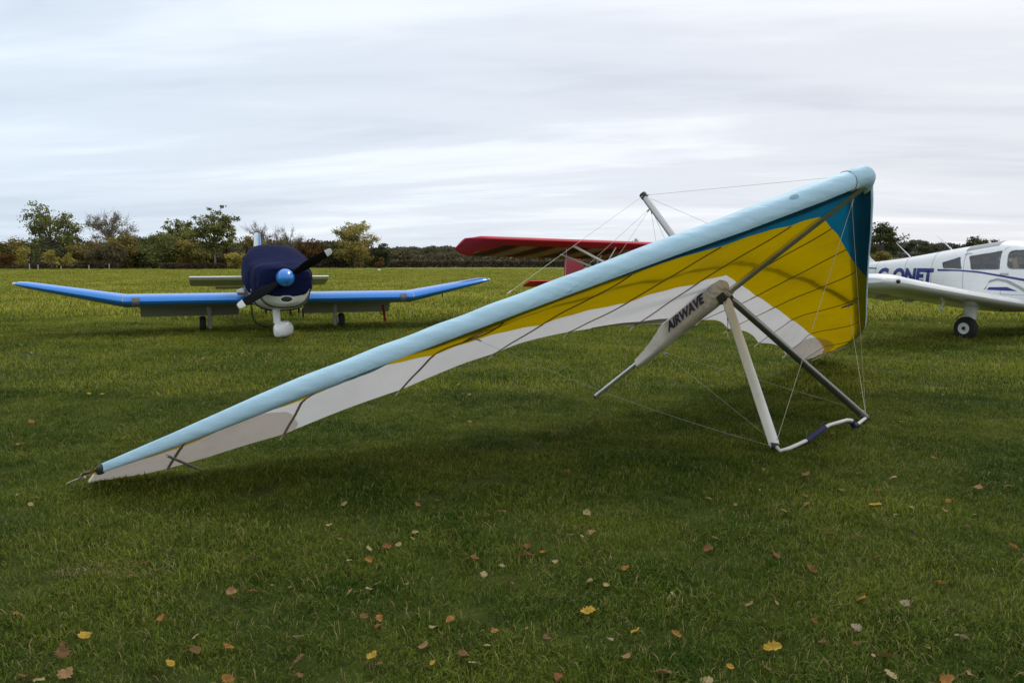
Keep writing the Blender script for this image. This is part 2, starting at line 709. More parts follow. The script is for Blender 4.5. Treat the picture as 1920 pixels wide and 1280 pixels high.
def tuft_mesh(name, seed, n, rad, h0, h1, w, lean, material):
    rng = random.Random(seed)
    V, F, C = [], [], []
    for _ in range(n):
        a = rng.uniform(0, 2 * math.pi)
        q = rad * math.sqrt(rng.random())
        x, y = q * math.cos(a), q * math.sin(a)
        h = rng.uniform(h0, h1)
        d = rng.uniform(0, 2 * math.pi)
        l = rng.uniform(0.15, lean) * h
        dx, dy = math.cos(d), math.sin(d)
        ww = w * rng.uniform(0.6, 1.3) / 2
        tw = d + math.pi / 2 + rng.uniform(-0.6, 0.6)
        sx, sy = math.cos(tw) * ww, math.sin(tw) * ww
        o = len(V)
        V += [(x - sx, y - sy, 0), (x + sx, y + sy, 0),
              (x + dx * l * 0.35 - sx * 0.85, y + dy * l * 0.35 - sy * 0.85, h * 0.62),
              (x + dx * l * 0.35 + sx * 0.85, y + dy * l * 0.35 + sy * 0.85, h * 0.62),
              (x + dx * l, y + dy * l, h * (1.0 - 0.12 * l / h))]
        F += [(0 + o, 1 + o, 3 + o, 2 + o), (2 + o, 3 + o, 4 + o)]
        c = (rng.random(), rng.random(), rng.random(), 1)
        C += [c] * 5
    me = bpy.data.meshes.new(name)
    me.from_pydata(V, [], F)
    ca = me.color_attributes.new('tint', 'FLOAT_COLOR', 'POINT')
    ca.data.foreach_set('color', [q for c in C for q in c])
    me.materials.append(material)
    me.update()
    return me


def grass_field(name, outline, density, protos, smin, smax, seed, tilt=0.12):
    pc = bpy.data.collections.new(name + '_tufts')
    for me in protos:
        pc.objects.link(bpy.data.objects.new('grass_tuft', me))
    mb = MB()
    mb.add(outline, [tuple(range(len(outline)))])
    o = mb.build(name, [], smooth=False, fix=False)
    o['kind'] = 'stuff'
    ng = bpy.data.node_groups.new(name + '_scatter', 'GeometryNodeTree')
    ng.interface.new_socket('Geometry', in_out='INPUT', socket_type='NodeSocketGeometry')
    ng.interface.new_socket('Geometry', in_out='OUTPUT', socket_type='NodeSocketGeometry')
    N, L = ng.nodes.new, ng.links.new
    gi, go = N('NodeGroupInput'), N('NodeGroupOutput')
    dp = N('GeometryNodeDistributePointsOnFaces')
    dp.inputs['Density'].default_value = density
    dp.inputs['Seed'].default_value = seed
    ci = N('GeometryNodeCollectionInfo')
    ci.inputs['Collection'].default_value = pc
    ci.inputs['Separate Children'].default_value = True
    ci.inputs['Reset Children'].default_value = True
    ip = N('GeometryNodeInstanceOnPoints')
    ip.inputs['Pick Instance'].default_value = True
    rv = N('FunctionNodeRandomValue')
    rv.data_type = 'FLOAT_VECTOR'
    rv.inputs['Min'].default_value = (-tilt, -tilt, 0)
    rv.inputs['Max'].default_value = (tilt, tilt, 6.283)
    rs = N('FunctionNodeRandomValue')
    rs.data_type = 'FLOAT'
    rs.inputs[2].default_value = smin
    rs.inputs[3].default_value = smax
    rs.inputs['Seed'].default_value = seed + 7
    L(gi.outputs[0], dp.inputs['Mesh'])
    L(dp.outputs['Points'], ip.inputs['Points'])
    L(ci.outputs[0], ip.inputs['Instance'])
    L(rv.outputs[0], ip.inputs['Rotation'])
    # growth varies from place to place
    nz = N('ShaderNodeTexNoise')
    nz.inputs['Scale'].default_value = 1.7
    nz.inputs['Detail'].default_value = 3
    gm = N('ShaderNodeMapRange')
    gm.inputs['From Min'].default_value = 0.3
    gm.inputs['From Max'].default_value = 0.7
    gm.inputs['To Min'].default_value = 0.62
    gm.inputs['To Max'].default_value = 1.35
    L(nz.outputs[0], gm.inputs['Value'])
    mu = N('ShaderNodeMath')
    mu.operation = 'MULTIPLY'
    L(rs.outputs[1], mu.inputs[0])
    L(gm.outputs[0], mu.inputs[1])
    L(mu.outputs[0], ip.inputs['Scale'])
    L(ip.outputs[0], go.inputs[0])
    md = o.modifiers.new('scatter', 'NODES')
    md.node_group = ng
    return o


G_LAWN = grass_mat('lawn_blades', (0.048, 0.094, 0.011), (0.170, 0.205, 0.024), (0.34, 0.28, 0.11), 0.085)  # foreground light falloff painted into the colour, darker and greener than the mown blades
G_MOWN = grass_mat('mown_blades', (0.080, 0.128, 0.013), (0.235, 0.255, 0.027), (0.40, 0.33, 0.13), 0.10, 0.45)
G_MEADOW = grass_mat('meadow_blades', (0.19, 0.235, 0.022), (0.40, 0.385, 0.052), (0.42, 0.36, 0.13), 0.12, 0.22)
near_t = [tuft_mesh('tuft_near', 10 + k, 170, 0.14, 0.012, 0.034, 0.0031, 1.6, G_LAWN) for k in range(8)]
mid_t = [tuft_mesh('tuft_mid', 30 + k, 110, 0.25, 0.016, 0.048, 0.0062, 1.3, G_MOWN) for k in range(5)]
edge_t = [tuft_mesh('tuft_edge', 40 + k, 34, 0.16, 0.03, 0.085, 0.006, 1.0, G_MEADOW) for k in range(4)]
far_t = [tuft_mesh('tuft_far', 50 + k, 120, 0.55, 0.03, 0.085, 0.017, 1.1, G_MEADOW) for k in range(5)]
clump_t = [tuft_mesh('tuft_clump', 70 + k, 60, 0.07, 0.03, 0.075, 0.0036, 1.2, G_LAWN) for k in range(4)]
Z = 0.002
G_DRY = grass_mat('dry_blades', (0.16, 0.12, 0.05), (0.26, 0.20, 0.09), (0.38, 0.31, 0.15), 0.4)
dry_t = [tuft_mesh('tuft_dry', 90 + k, 120, 0.10, 0.006, 0.028, 0.0034, 3.0, G_DRY) for k in range(3)]
for q_ in ((185, 1070, .15, .09), (120, 1208, .10, .08)):
    c_ = ground(q_[0], q_[1])
    grass_field('dry_grass', [(c_.x + q_[2] * math.cos(t_) * (1 + .25 * math.sin(3 * t_)), c_.y + q_[3] * math.sin(t_), Z) for t_ in (k * math.pi / 6 for k in range(12))], 70, dry_t, 0.8, 1.4, int(q_[0]))
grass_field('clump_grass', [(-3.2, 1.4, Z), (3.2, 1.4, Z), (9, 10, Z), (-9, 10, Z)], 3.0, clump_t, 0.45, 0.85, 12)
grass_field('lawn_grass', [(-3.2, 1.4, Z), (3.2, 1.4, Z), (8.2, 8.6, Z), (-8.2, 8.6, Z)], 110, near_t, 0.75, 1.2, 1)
grass_field('mown_grass', [(-8.0, 8.3, Z), (8.0, 8.3, Z), (17.5, 22, Z), (-17.5, 22, Z)], 30, mid_t, 0.8, 1.3, 2)
grass_field('meadow_grass', [(-14, 19, Z), (14, 19, Z), (58, 85, Z), (-58, 85, Z)], 4.5, far_t, 0.6, 1.5, 3)
grass_field('meadow_grass', [(-56, 84, Z), (56, 84, Z), (95, 122, Z), (-100, 122, Z)], 1.3, far_t, 1.0, 1.8, 5)
grass_field('rough_grass', [(-12, 13.4, Z), (13, 13.4, Z), (17, 24, Z), (-17, 24, Z)], 2.6, edge_t, 0.5, 1.1, 4)

# ------------------------------------------------------------------ trees, hedges, far woods


def leaf_quads(C, size, rng, flat=0.0):
    n = len(C)
    a = rng.normal(size=(n, 3))
    a /= np.linalg.norm(a, axis=1)[:, None]
    b = rng.normal(size=(n, 3))
    b -= a * (a * b).sum(1)[:, None]
    b /= np.linalg.norm(b, axis=1)[:, None]
    s = (size * rng.uniform(0.55, 1.3, size=n))[:, None]
    V = np.empty((n, 4, 3))
    V[:, 0] = C - a * s * 0.5
    V[:, 1] = C - b * s * 0.36
    V[:, 2] = C + a * s * 0.5
    V[:, 3] = C + b * s * 0.36
    return V.reshape(-1, 3)


def quad_mesh(name, V, material):
    n = len(V) // 4
    me = bpy.data.meshes.new(name)
    me.vertices.add(len(V))
    me.vertices.foreach_set('co', V.astype(np.float32).ravel())
    me.loops.add(4 * n)
    me.loops.foreach_set('vertex_index', np.arange(4 * n, dtype=np.int32))
    me.polygons.add(n)
    me.polygons.foreach_set('loop_start', np.arange(0, 4 * n, 4, dtype=np.int32))
    me.polygons.foreach_set('loop_total', np.full(n, 4, dtype=np.int32))
    me.materials.append(material)
    me.update(calc_edges=True)
    me.validate()
    return me


def make_tree(name, label, cat, loc, H, Wd, fol, bark, seed, base=0.22, n_clump=46, per=46, leaf=0.34, clump_r=0.11,
              twigs=0, shape='round', group=None, trunk_r=None, fill=0.3, fork=False):
    rng = np.random.default_rng(seed)
    root = thing(name, label, cat, loc, 0, group)
    tr = MB()
    r0 = trunk_r or H * 0.022
    top = H * (0.55 if fork else 0.8)
    bend = rng.uniform(-0.03, 0.03, 2) * H
    path = [Vector((bend[0] * t * t, bend[1] * t * t, top * t)) for t in (0, 0.06, 0.3, 0.55, 0.8, 1.0)]
    tr.tube(path, [r0 * 1.35, r0, r0 * 0.85, r0 * 0.65, r0 * 0.4, r0 * 0.15], 7)
    zc = H * (base + (1 - base) / 2)
    hz = H * (1 - base) / 2
    hw = Wd / 2

    def env(d):
        k = 1.0
        if shape == 'cone':
            k = 1.15 - 0.55 * d[2]
        elif shape == 'broad':
            k = 1.0 + 0.18 * (0.2 - d[2])
        elif shape == 'column':
            k = 1.0
        lump = 1 + 0.20 * math.sin(5 * d[0] + 3.1 * d[2] + seed) + 0.14 * math.sin(7.3 * d[1] - 4.2 * d[2] + 2.1 * seed)
        return np.array([d[0] * hw * k * lump, d[1] * hw * k * lump, d[2] * hz * (0.92 + 0.08 * lump)]) + np.array([0, 0, zc])
    centres = []
    nb = max(9, n_clump // 3)
    for i in range(nb):
        d = rng.normal(size=3)
        d[2] = d[2] * 0.75 + 0.15
        d /= np.linalg.norm(d)
        e = env(d) * np.array([1, 1, 1])
        zs = rng.uniform(max(base * 0.8, 0.08), 0.72) * H
        zs = min(zs, e[2] * 0.92, top)
        t = zs / top
        s = Vector((bend[0] * t * t, bend[1] * t * t, zs))
        m = s.lerp(Vector(e), 0.5) + Vector((0, 0, 0.05 * H))
        tr.tube([s, m, Vector(e)], [r0 * 0.42, r0 * 0.24, r0 * 0.06], 5)
        centres += [np.array(e) * 0.97 + np.array([0, 0, zc]) * 0.03, np.array(s.lerp(Vector(e), 0.7)) + np.array([0, 0, 0.03 * H])]
        for _ in range(2):
            dd = np.array(e) - np.array(m)
            q = np.array(m) + dd * rng.uniform(0.2, 0.6) + rng.normal(size=3) * 0.10 * H * np.array([1, 1, 0.7])
            tr.tube([m, Vector((np.array(m) + q) / 2 + np.array([0, 0, 0.02 * H])), Vector(q)], [r0 * 0.2, r0 * 0.12, r0 * 0.04], 4)
            centres.append(q)
    while len(centres) < n_clump:
        d = rng.normal(size=3)
        d /= np.linalg.norm(d)
        e = env(d) - np.array([0, 0, zc])
        centres.append(e * rng.uniform(0.35 if rng.random() < fill else 0.75, 1.0) + np.array([0, 0, zc]))
    tr.build('trunk', bark, root, fix=False)
    Cs = np.array(centres)
    Cs[:, 2] = np.maximum(Cs[:, 2], 0.25)
    cr = clump_r * (H + Wd) / 2
    sizes = cr * rng.uniform(0.55, 1.35, len(Cs))
    P = np.concatenate([c + rng.normal(size=(int(per), 3)) * s * np.array([0.75, 0.75, 0.5]) for c, s in zip(Cs, sizes)])
    P = P[P[:, 2] > 0.1]
    V = leaf_quads(P, leaf, rng)
    o = bpy.data.objects.new('crown', quad_mesh('crown', V, fol))
    COL.objects.link(o)
    o.parent = root
    if twigs:
        # fine bare twigs fanning from the limb ends
        k = rng.integers(0, len(Cs), twigs)
        st = Cs[k] + rng.normal(size=(twigs, 3)) * cr * 0.3
        dr = st - np.array([0, 0, H * base])
        dr /= np.linalg.norm(dr, axis=1)[:, None]
        dr = dr + rng.normal(size=(twigs, 3)) * 0.5
        ln = (rng.uniform(0.4, 1.2, twigs) * cr)[:, None]
        sd = np.cross(dr, rng.normal(size=(twigs, 3)))
        sd /= np.linalg.norm(sd, axis=1)[:, None]
        w = 0.03
        Vt = np.empty((twigs, 4, 3))
        Vt[:, 0], Vt[:, 1] = st - sd * w, st + sd * w
        Vt[:, 2], Vt[:, 3] = st + dr * ln + sd * w * 0.4, st + dr * ln - sd * w * 0.4
        t = bpy.data.objects.new('twigs', quad_mesh('twigs', Vt.reshape(-1, 3), bark))
        t['kind'] = 'stuff'
        COL.objects.link(t)
        t.parent = root
    return root


F_GREEN = foliage_mat('leaf_green', (0.0632, 0.0791, 0.0248), (0.1739, 0.1918, 0.0496), c3=(0.3476, 0.3385, 0.0990))
F_DARK = foliage_mat('leaf_dark', (0.0316, 0.0421, 0.0199), (0.0885, 0.1017, 0.0371), c3=(0.1897, 0.1918, 0.0693))
F_OLIVE = foliage_mat('leaf_olive', (0.1107, 0.0959, 0.0297), (0.2685, 0.2201, 0.0545), c3=(0.4740, 0.3526, 0.0891))
F_BROWN = foliage_mat('leaf_brown', (0.0585, 0.0515, 0.0253), (0.1228, 0.1053, 0.0483), c3=(0.2047, 0.1732, 0.0805))
F_PALE = foliage_mat('leaf_sparse', (0.13, 0.11, 0.06), (0.25, 0.205, 0.115), c3=(0.34, 0.285, 0.17))
F_YELLOW = foliage_mat('leaf_yellowgreen', (0.1580, 0.1467, 0.0297), (0.3636, 0.3104, 0.0644), c3=(0.5690, 0.4514, 0.1239))
F_ORANGE = foliage_mat('leaf_orange', (0.075, 0.038, 0.012), (0.15, 0.078, 0.022), c3=(0.21, 0.125, 0.035))
F_HEDGE = foliage_mat('hedge_brown', (0.0493, 0.0384, 0.0238), (0.1095, 0.0848, 0.0503), c3=(0.1916, 0.1437, 0.0859), nscale=0.8)
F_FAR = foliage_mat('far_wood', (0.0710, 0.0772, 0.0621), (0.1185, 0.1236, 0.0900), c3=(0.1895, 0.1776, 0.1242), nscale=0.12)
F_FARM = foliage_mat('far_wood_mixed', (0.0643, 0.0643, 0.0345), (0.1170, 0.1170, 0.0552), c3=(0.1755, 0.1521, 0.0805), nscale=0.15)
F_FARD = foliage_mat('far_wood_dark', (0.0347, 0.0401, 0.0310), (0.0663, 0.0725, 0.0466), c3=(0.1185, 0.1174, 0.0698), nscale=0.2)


def tree_at(px, Y, top, wpx, fol, label, seed, bark=None, z=None, name='tree', cat='tree', **kw):
    zb = hill_z((px - 960) / 1500 * Y, Y) if Y > 165 else 0.0
    if z is not None:
        zb = z
    P = at_depth(px, top, Y)
    x = P.x
    H = P.z - zb
    Wd = wpx / 1500 * Y
    return make_tree(name, label, cat, (x, Y, zb), H, Wd, fol, bark or M_BARK, seed, **kw)


T = tree_at
# front row, left to right
T(14, 130, 446, 66, F_OLIVE, 'broad olive green tree at the left edge of the field', 1, base=0.05, n_clump=60, per=60, name='broadleaf_tree')
T(12, 112, 477, 30, F_ORANGE, 'small orange brown tree at the far left edge of the field', 2, base=0.28, n_clump=24, per=40, leaf=0.25, name='small_tree')
T(34, 138, 452, 30, F_DARK, 'dark narrow conifer beside the olive tree at the left', 3, base=0.03, shape='cone', n_clump=40, per=60, name='conifer')
T(90, 134, 386, 92, F_GREEN, 'tallest open crowned green tree at left above the wing tip', 4, base=0.17, n_clump=105, per=62, clump_r=0.062, leaf=0.32, shape='broad', fill=0.4, trunk_r=0.28, name='ash_tree')
T(47, 114, 461, 24, F_YELLOW, 'slim yellow green sapling in front of the dark conifer', 5, base=0.12, n_clump=26, per=30, leaf=0.24, shape='column', name='sapling')
T(95, 113, 466, 22, F_YELLOW, 'slim yellow sapling standing in front of the tallest left tree', 6, base=0.2, n_clump=22, per=28, leaf=0.22, shape='column', name='sapling')
T(130, 113, 474, 15, F_YELLOW, 'smallest pale yellow sapling right of its two neighbours', 7, base=0.2, n_clump=14, per=26, leaf=0.2, shape='column', name='sapling')
T(137, 142, 444, 46, F_DARK, 'dark rounded tree between the tallest left tree and the sparse tree', 8, base=0.05, n_clump=46, per=60, name='broadleaf_tree')
T(201, 139, 401, 82, F_PALE, 'half bare pale brown tree with twiggy spreading crown', 9, M_BARKP, base=0.3, n_clump=80, per=26, leaf=0.24, clump_r=0.075, twigs=2200, shape='broad', fork=True, trunk_r=0.26, fill=0.5, name='bare_tree')
T(166, 131, 443, 58, F_OLIVE, 'olive yellow bushy tree under the half bare tree, left side', 10, base=0.04, n_clump=56, per=60, name='broadleaf_tree')
T(228, 132, 439, 56, F_OLIVE, 'olive yellow bushy tree under the half bare tree, right side', 11, base=0.04, n_clump=56, per=60, name='broadleaf_tree')
T(203, 126, 462, 70, F_BROWN, 'brown undergrowth shrub below the half bare tree', 12, base=0.0, n_clump=50, per=55, name='shrub', cat='shrub')
T(106, 128, 464, 80, F_DARK, 'dark green shrub mass below the tallest left tree', 13, base=0.0, n_clump=56, per=60, name='shrub', cat='shrub')
T(256, 134, 458, 48, F_DARK, 'grey green dark tree right of the olive pair', 14, base=0.02, n_clump=46, per=60, name='broadleaf_tree')
T(330, 138, 413, 70, F_GREEN, 'tall loose topped green tree behind the wide green one', 15, base=0.15, n_clump=84, per=56, clump_r=0.07, shape='broad', name='broadleaf_tree')
T(302, 128, 440, 74, F_GREEN, 'wide green tree with dark lower crown mid way along the treeline', 16, base=0.02, n_clump=66, per=64, name='broadleaf_tree')
T(349, 129, 447, 58, F_OLIVE, 'yellowing green tree between the wide tree and the clear stemmed tree', 17, base=0.03, n_clump=52, per=60, name='broadleaf_tree')
T(400, 124, 391, 72, F_GREEN, 'tall tree with a clear pale trunk and high round crown', 18, M_BARKP, base=0.30, n_clump=100, per=56, clump_r=0.058, leaf=0.30, trunk_r=0.17, shape='round', fill=0.5, name='ash_tree')
T(378, 134, 463, 44, F_BROWN, 'brownish shrub left of the clear stemmed tree', 19, base=0.0, n_clump=44, per=55, name='shrub', cat='shrub')
T(424, 136, 452, 60, F_BROWN, 'brown leafed tree right of the clear stemmed tree', 20, base=0.02, n_clump=52, per=58, name='broadleaf_tree')
T(443, 121, 474, 36, F_YELLOW, 'low rounded light green bush left of the covered aeroplane', 21, base=0.0, n_clump=40, per=50, name='bush', cat='bush')
T(470, 150, 443, 52, F_OLIVE, 'olive brown tree left behind the covered aeroplane', 22, base=0.03, n_clump=46, per=56, name='broadleaf_tree')
T(487, 158, 421, 50, F_PALE, 'bare twiggy tree rising left behind the blue and white tail fin', 23, M_BARKP, base=0.25, n_clump=40, per=7, leaf=0.22, twigs=1300, fork=True, name='bare_tree')
T(542, 160, 431, 52, F_PALE, 'bare twiggy tree behind the top of the navy cover', 24, M_BARKP, base=0.25, n_clump=40, per=8, leaf=0.22, twigs=1300, fork=True, name='bare_tree')
T(512, 154, 447, 60, F_BROWN, 'brown green tree directly behind the navy cover', 25, base=0.02, n_clump=46, per=56, name='broadleaf_tree')
T(576, 150, 446, 44, F_ORANGE, 'orange autumn tree above the upper propeller blade', 26, base=0.1, n_clump=40, per=50, name='autumn_tree')
T(604, 156, 449, 54, F_BROWN, 'dull brown tree right of the orange autumn tree', 27, base=0.02, n_clump=46, per=56, name='broadleaf_tree')
T(634, 153, 458, 50, F_DARK, 'dark green brown tree left of the yellow green tree', 28, base=0.02, n_clump=42, per=56, name='broadleaf_tree')
T(665, 150, 414, 66, F_YELLOW, 'yellow green airy tree standing above the middle hedge', 29, base=0.2, n_clump=95, per=52, clump_r=0.066, leaf=0.28, fill=0.45, name='ash_tree')
T(664, 146, 450, 60, F_OLIVE, 'olive bush at the foot of the yellow green airy tree', 30, base=0.0, n_clump=46, per=50, name='bush', cat='bush')
T(717, 148, 457, 40, F_DARK, 'dark evergreen right of the yellow green airy tree', 31, base=0.03, n_clump=50, per=60, name='evergreen_tree')
T(711, 140, 480, 16, F_ORANGE, 'small rust coloured bush on the hedge by the dark evergreen', 32, base=0.0, n_clump=18, per=30, leaf=0.24, name='bush', cat='bush')
T(752, 205, 468, 40, F_BROWN, 'low brown tree behind the hedge right of the dark evergreen', 33, base=0.02, n_clump=40, per=50, name='broadleaf_tree')
T(1180, 230, 446, 34, F_DARK, 'small dark tree top showing above the red wing', 34, base=0.1, n_clump=40, per=50, name='broadleaf_tree')
T(1646, 128, 417, 60, F_DARK, 'large dark tree right beside the glider nose', 35, base=0.04, n_clump=80, per=60, clump_r=0.085, shape='broad', name='oak_tree')
T(1652, 118, 472, 36, F_OLIVE, 'yellowish bush at the foot of the large dark tree', 36, base=0.0, n_clump=36, per=50, leaf=0.25, name='bush', cat='bush')
T(1744, 230, 448, 34, F_DARK, 'round topped dark tree above the white tail boom', 37, base=0.2, n_clump=46, per=56, name='oak_tree')
T(1703, 300, 452, 20, F_FARD, 'small hazy tree left of the round topped tree', 38, base=0.1, n_clump=30, per=50, leaf=0.5, name='broadleaf_tree')
T(1832, 300, 446, 34, F_DARK, 'dark bushy tree behind the white cabin roof', 39, base=0.05, n_clump=44, per=56, leaf=0.5, name='oak_tree')
T(1862, 330, 451, 22, F_FARD, 'small grey green tree behind the cabin roof front', 40, base=0.05, n_clump=30, per=50, leaf=0.5, name='broadleaf_tree')


def leaf_bank(name, pts, H, depth, n, leaf, fol, seed, base=0.0, gaps=0.35, zfun=None):
    """a ragged bank of foliage along a polyline; H a height or a list of heights"""
    rng = np.random.default_rng(seed)
    P = np.array(pts, float)
    seg = np.linalg.norm(np.diff(P, axis=0), axis=1)
    cum = np.concatenate([[0], np.cumsum(seg)])
    t = rng.uniform(0, cum[-1], n)
    x = np.interp(t, cum, P[:, 0])
    y = np.interp(t, cum, P[:, 1])
    hh = np.interp(t, np.linspace(0, cum[-1], len(H)), H) if isinstance(H, (list, tuple)) else np.full(n, float(H))
    lump = 1 - gaps * (0.5 + 0.5 * np.sin(t * 1.7 / max(H if not isinstance(H, (list, tuple)) else max(H), 1) + seed)
                       * np.sin(t * 0.63 / max(H if not isinstance(H, (list, tuple)) else max(H), 1) + 2.0 * seed)) \
        + rng.normal(size=n) * 0.04
    hh = hh * lump
    v = rng.uniform(base, 1, n) ** 0.75
    z = hh * v
    d = rng.normal(size=n) * depth * 0.4 * (1.1 - 0.5 * v)
    y = y + d
    zb = np.array([hill_z(a, b) if b > 165 else 0.0 for a, b in zip(x, y)]) if zfun is None else np.full(n, zfun)
    C = np.stack([x + rng.normal(size=n) * 0.2, y, zb + z + 0.02], 1)
    o = bpy.data.objects.new(name, quad_mesh(name, leaf_quads(C, leaf, rng), fol))
    COL.objects.link(o)
    return o


def pt(px, Y):
    return ((px - 960) / 1500 * Y, Y)


# the mass of the wood behind the single trees
for k, (a, b, Y, hts, n, lf, fm) in enumerate((
        (-140, 460, 147, [6.2, 5.4, 5.8, 5.0, 5.6, 5.2, 5.6, 5.0], 11000, 0.6, F_DARK),
        (-120, 470, 140, [3.6, 3.2, 3.8, 3.4, 3.2], 9000, 0.5, F_BROWN),
        (440, 760, 168, [6.2, 5.4, 5.8, 5.0, 4.2], 8000, 0.6, F_BROWN))):
    o = leaf_bank('woodland', [pt(a, Y), pt((a + b) / 2, Y + 2), pt(b, Y)], hts, 4, int(n * 1.5), lf, fm, 60 + k)
    o['kind'] = 'stuff'
for k, (a, b, Y, H, n, lf, fm) in enumerate((
        (730, 1300, 215, 2.3, 6000, 0.6, F_BROWN), (700, 1300, 330, 3.6, 6000, 0.8, F_FARM),
        (720, 1300, 520, 4.0, 5000, 1.2, F_FAR), (700, 2200, 690, 3.5, 5000, 1.6, F_FAR),
        (1600, 2200, 430, 6.5, 5000, 1.3, F_FAR), (1600, 2200, 250, 2.0, 3500, 0.6, F_FARD),
        (-300, 700, 420, 8.0, 5000, 1.3, F_FARD))):
    o = leaf_bank('distant_woodland', [pt(a, Y), pt((a + b) / 2, Y + 6), pt(b, Y)], H, 8, int(n * 2.2), lf, fm, 80 + k, gaps=0.45)
    o['kind'] = 'stuff'

o = leaf_bank('hedge', [pt(305, 121), pt(370, 122), pt(428, 121)], 1.0, 1.0, 5000, 0.25, F_HEDGE, 91, gaps=0.12)
tag(o, 'low brown clipped hedge below the clear stemmed tree', 'hedge')
o = leaf_bank('hedge', [pt(584, 150), pt(800, 156), pt(1010, 158), pt(1330, 160)], 1.4, 1.2, 30000, 0.30, F_HEDGE, 92, gaps=0.12)
tag(o, 'long brown hedge across the field behind the red wing', 'hedge')
o = leaf_bank('hedge', [pt(1590, 128), pt(1700, 132), pt(1900, 138), pt(2150, 140)], 1.25, 1.2, 14000, 0.28, F_HEDGE, 93, gaps=0.2)
tag(o, 'dark brown hedge behind the white aeroplane tail', 'hedge')
o = leaf_bank('hedge', [pt(-60, 122), pt(120, 124), pt(225, 124)], 1.25, 1.4, 6000, 0.26, F_HEDGE, 94, gaps=0.25)
tag(o, 'dark ragged hedge behind the fence posts at the left', 'hedge')

M_POST = mat('weathered_post', (0.40, 0.37, 0.31), 0.9, 0.2, 8, 0.4, 20)
for px, Y, h in ((59, 108, 0.95), (75, 110, 0.8), (118, 110, 0.62), (170, 112, 0.75), (208, 118, 0.95)):
    mb = MB()
    x = (px - 960) / 1500 * Y
    mb.tube([(x, Y, -0.05), (x + 0.02, Y, h * 0.9), (x + 0.03, Y, h)], [0.075, 0.07, 0.045], 7)
    o = mb.build('fence_post', M_POST)
    where = {59: 'weathered pale fence post, leftmost of the posts by the hedge', 75: 'weathered fence post, second from the left by the hedge',
             118: 'short pale fence post near the smallest sapling', 170: 'pale fence post in front of the olive trees',
             208: 'tall pale fence post, rightmost of the posts by the hedge'}[px]
    tag(o, where, 'fence post', 'fence posts along the field edge')
mb = MB()
p = ground(711, 508)
mb.lathe((p.x, p.y, 0), (0, 0, 1), [(0, 0.22), (0.03, 0.24), (0.2, 0.16), (0.22, 0.10), (0.30, 0.09)], 12)
tag(mb.build('field_marker', M_WHITE), 'small white marker on the far grass in front of the hedge', 'marker')

# ------------------------------------------------------------------ hang glider
GN = Vector((2.64, 6.08, 2.0))
g_s = Vector((0.735, 0.678, 0)).normalized()
g_a = Vector((-0.543, 0.589, -0.598)).normalized()
g_u = g_s.cross(g_a)
if g_u.z < 0:
    g_u.negate()


def gw(S, A, U):
    return GN + g_s * S + g_a * A + g_u * U


KEEL = 3.294
LEP = [(0, 0, .03), (2, 1.12, -.05), (4, 2.24, -.13), (4.4, 2.6, -.12), (4.65, 2.95, -.05), (4.78, 3.25, .03)]
TES = [0, .5, 1, 1.5, 2, 2.5, 3, 3.5, 4, 4.4, 4.78]
TEU = [.125, .215, .275, .27, .215, .145, .085, .025, -.005, .0, .045]
RIBS = [0.33, 1.0, 1.75, 2.6, 3.5, 4.25]


def le(S):
    xs = [q[0] for q in LEP]
    # ease the kink where the tip bends
    def f(k, s):
        return float(np.interp(s, xs, [q[k] for q in LEP]))
    w = 0.18
    ss = [max(0, min(4.78, S + d)) for d in (-w, 0, w)]
    A = (f(1, ss[0]) + 2 * f(1, ss[1]) + f(1, ss[2])) / 4 if 3.6 < S < 4.6 else f(1, S)
    U = (f(2, ss[0]) + 2 * f(2, ss[1]) + f(2, ss[2])) / 4 if 3.6 < S < 4.6 else f(2, S)
    return A, U + float(np.interp(S, [1.0, 1.5, 2.5, 3.4, 4.0, 4.3, 4.6, 4.78], [0, .011, .018, .018, .015, .012, .009, .006]))


def te(S, scal=1.0):
    A = 2.15 + 0.26 * S
    sc = 0.0
    ks = [0.0] + RIBS + [4.78]
    for a, b in zip(ks, ks[1:]):
        if a <= S <= b:
            q = (S - a) / (b - a)
            sc = 0.085 * (b - a) * math.sin(math.pi * q)
            break
    return A - sc * scal, float(np.interp(S, TES, TEU))


def prad(S):
    return float(np.interp(S, [0, .4, 1.0, 1.5, 2.5, 3.4, 4.0, 4.3, 4.6, 4.78], [.082, .092, .088, .080, .071, .068, .060, .048, .032, .022]))


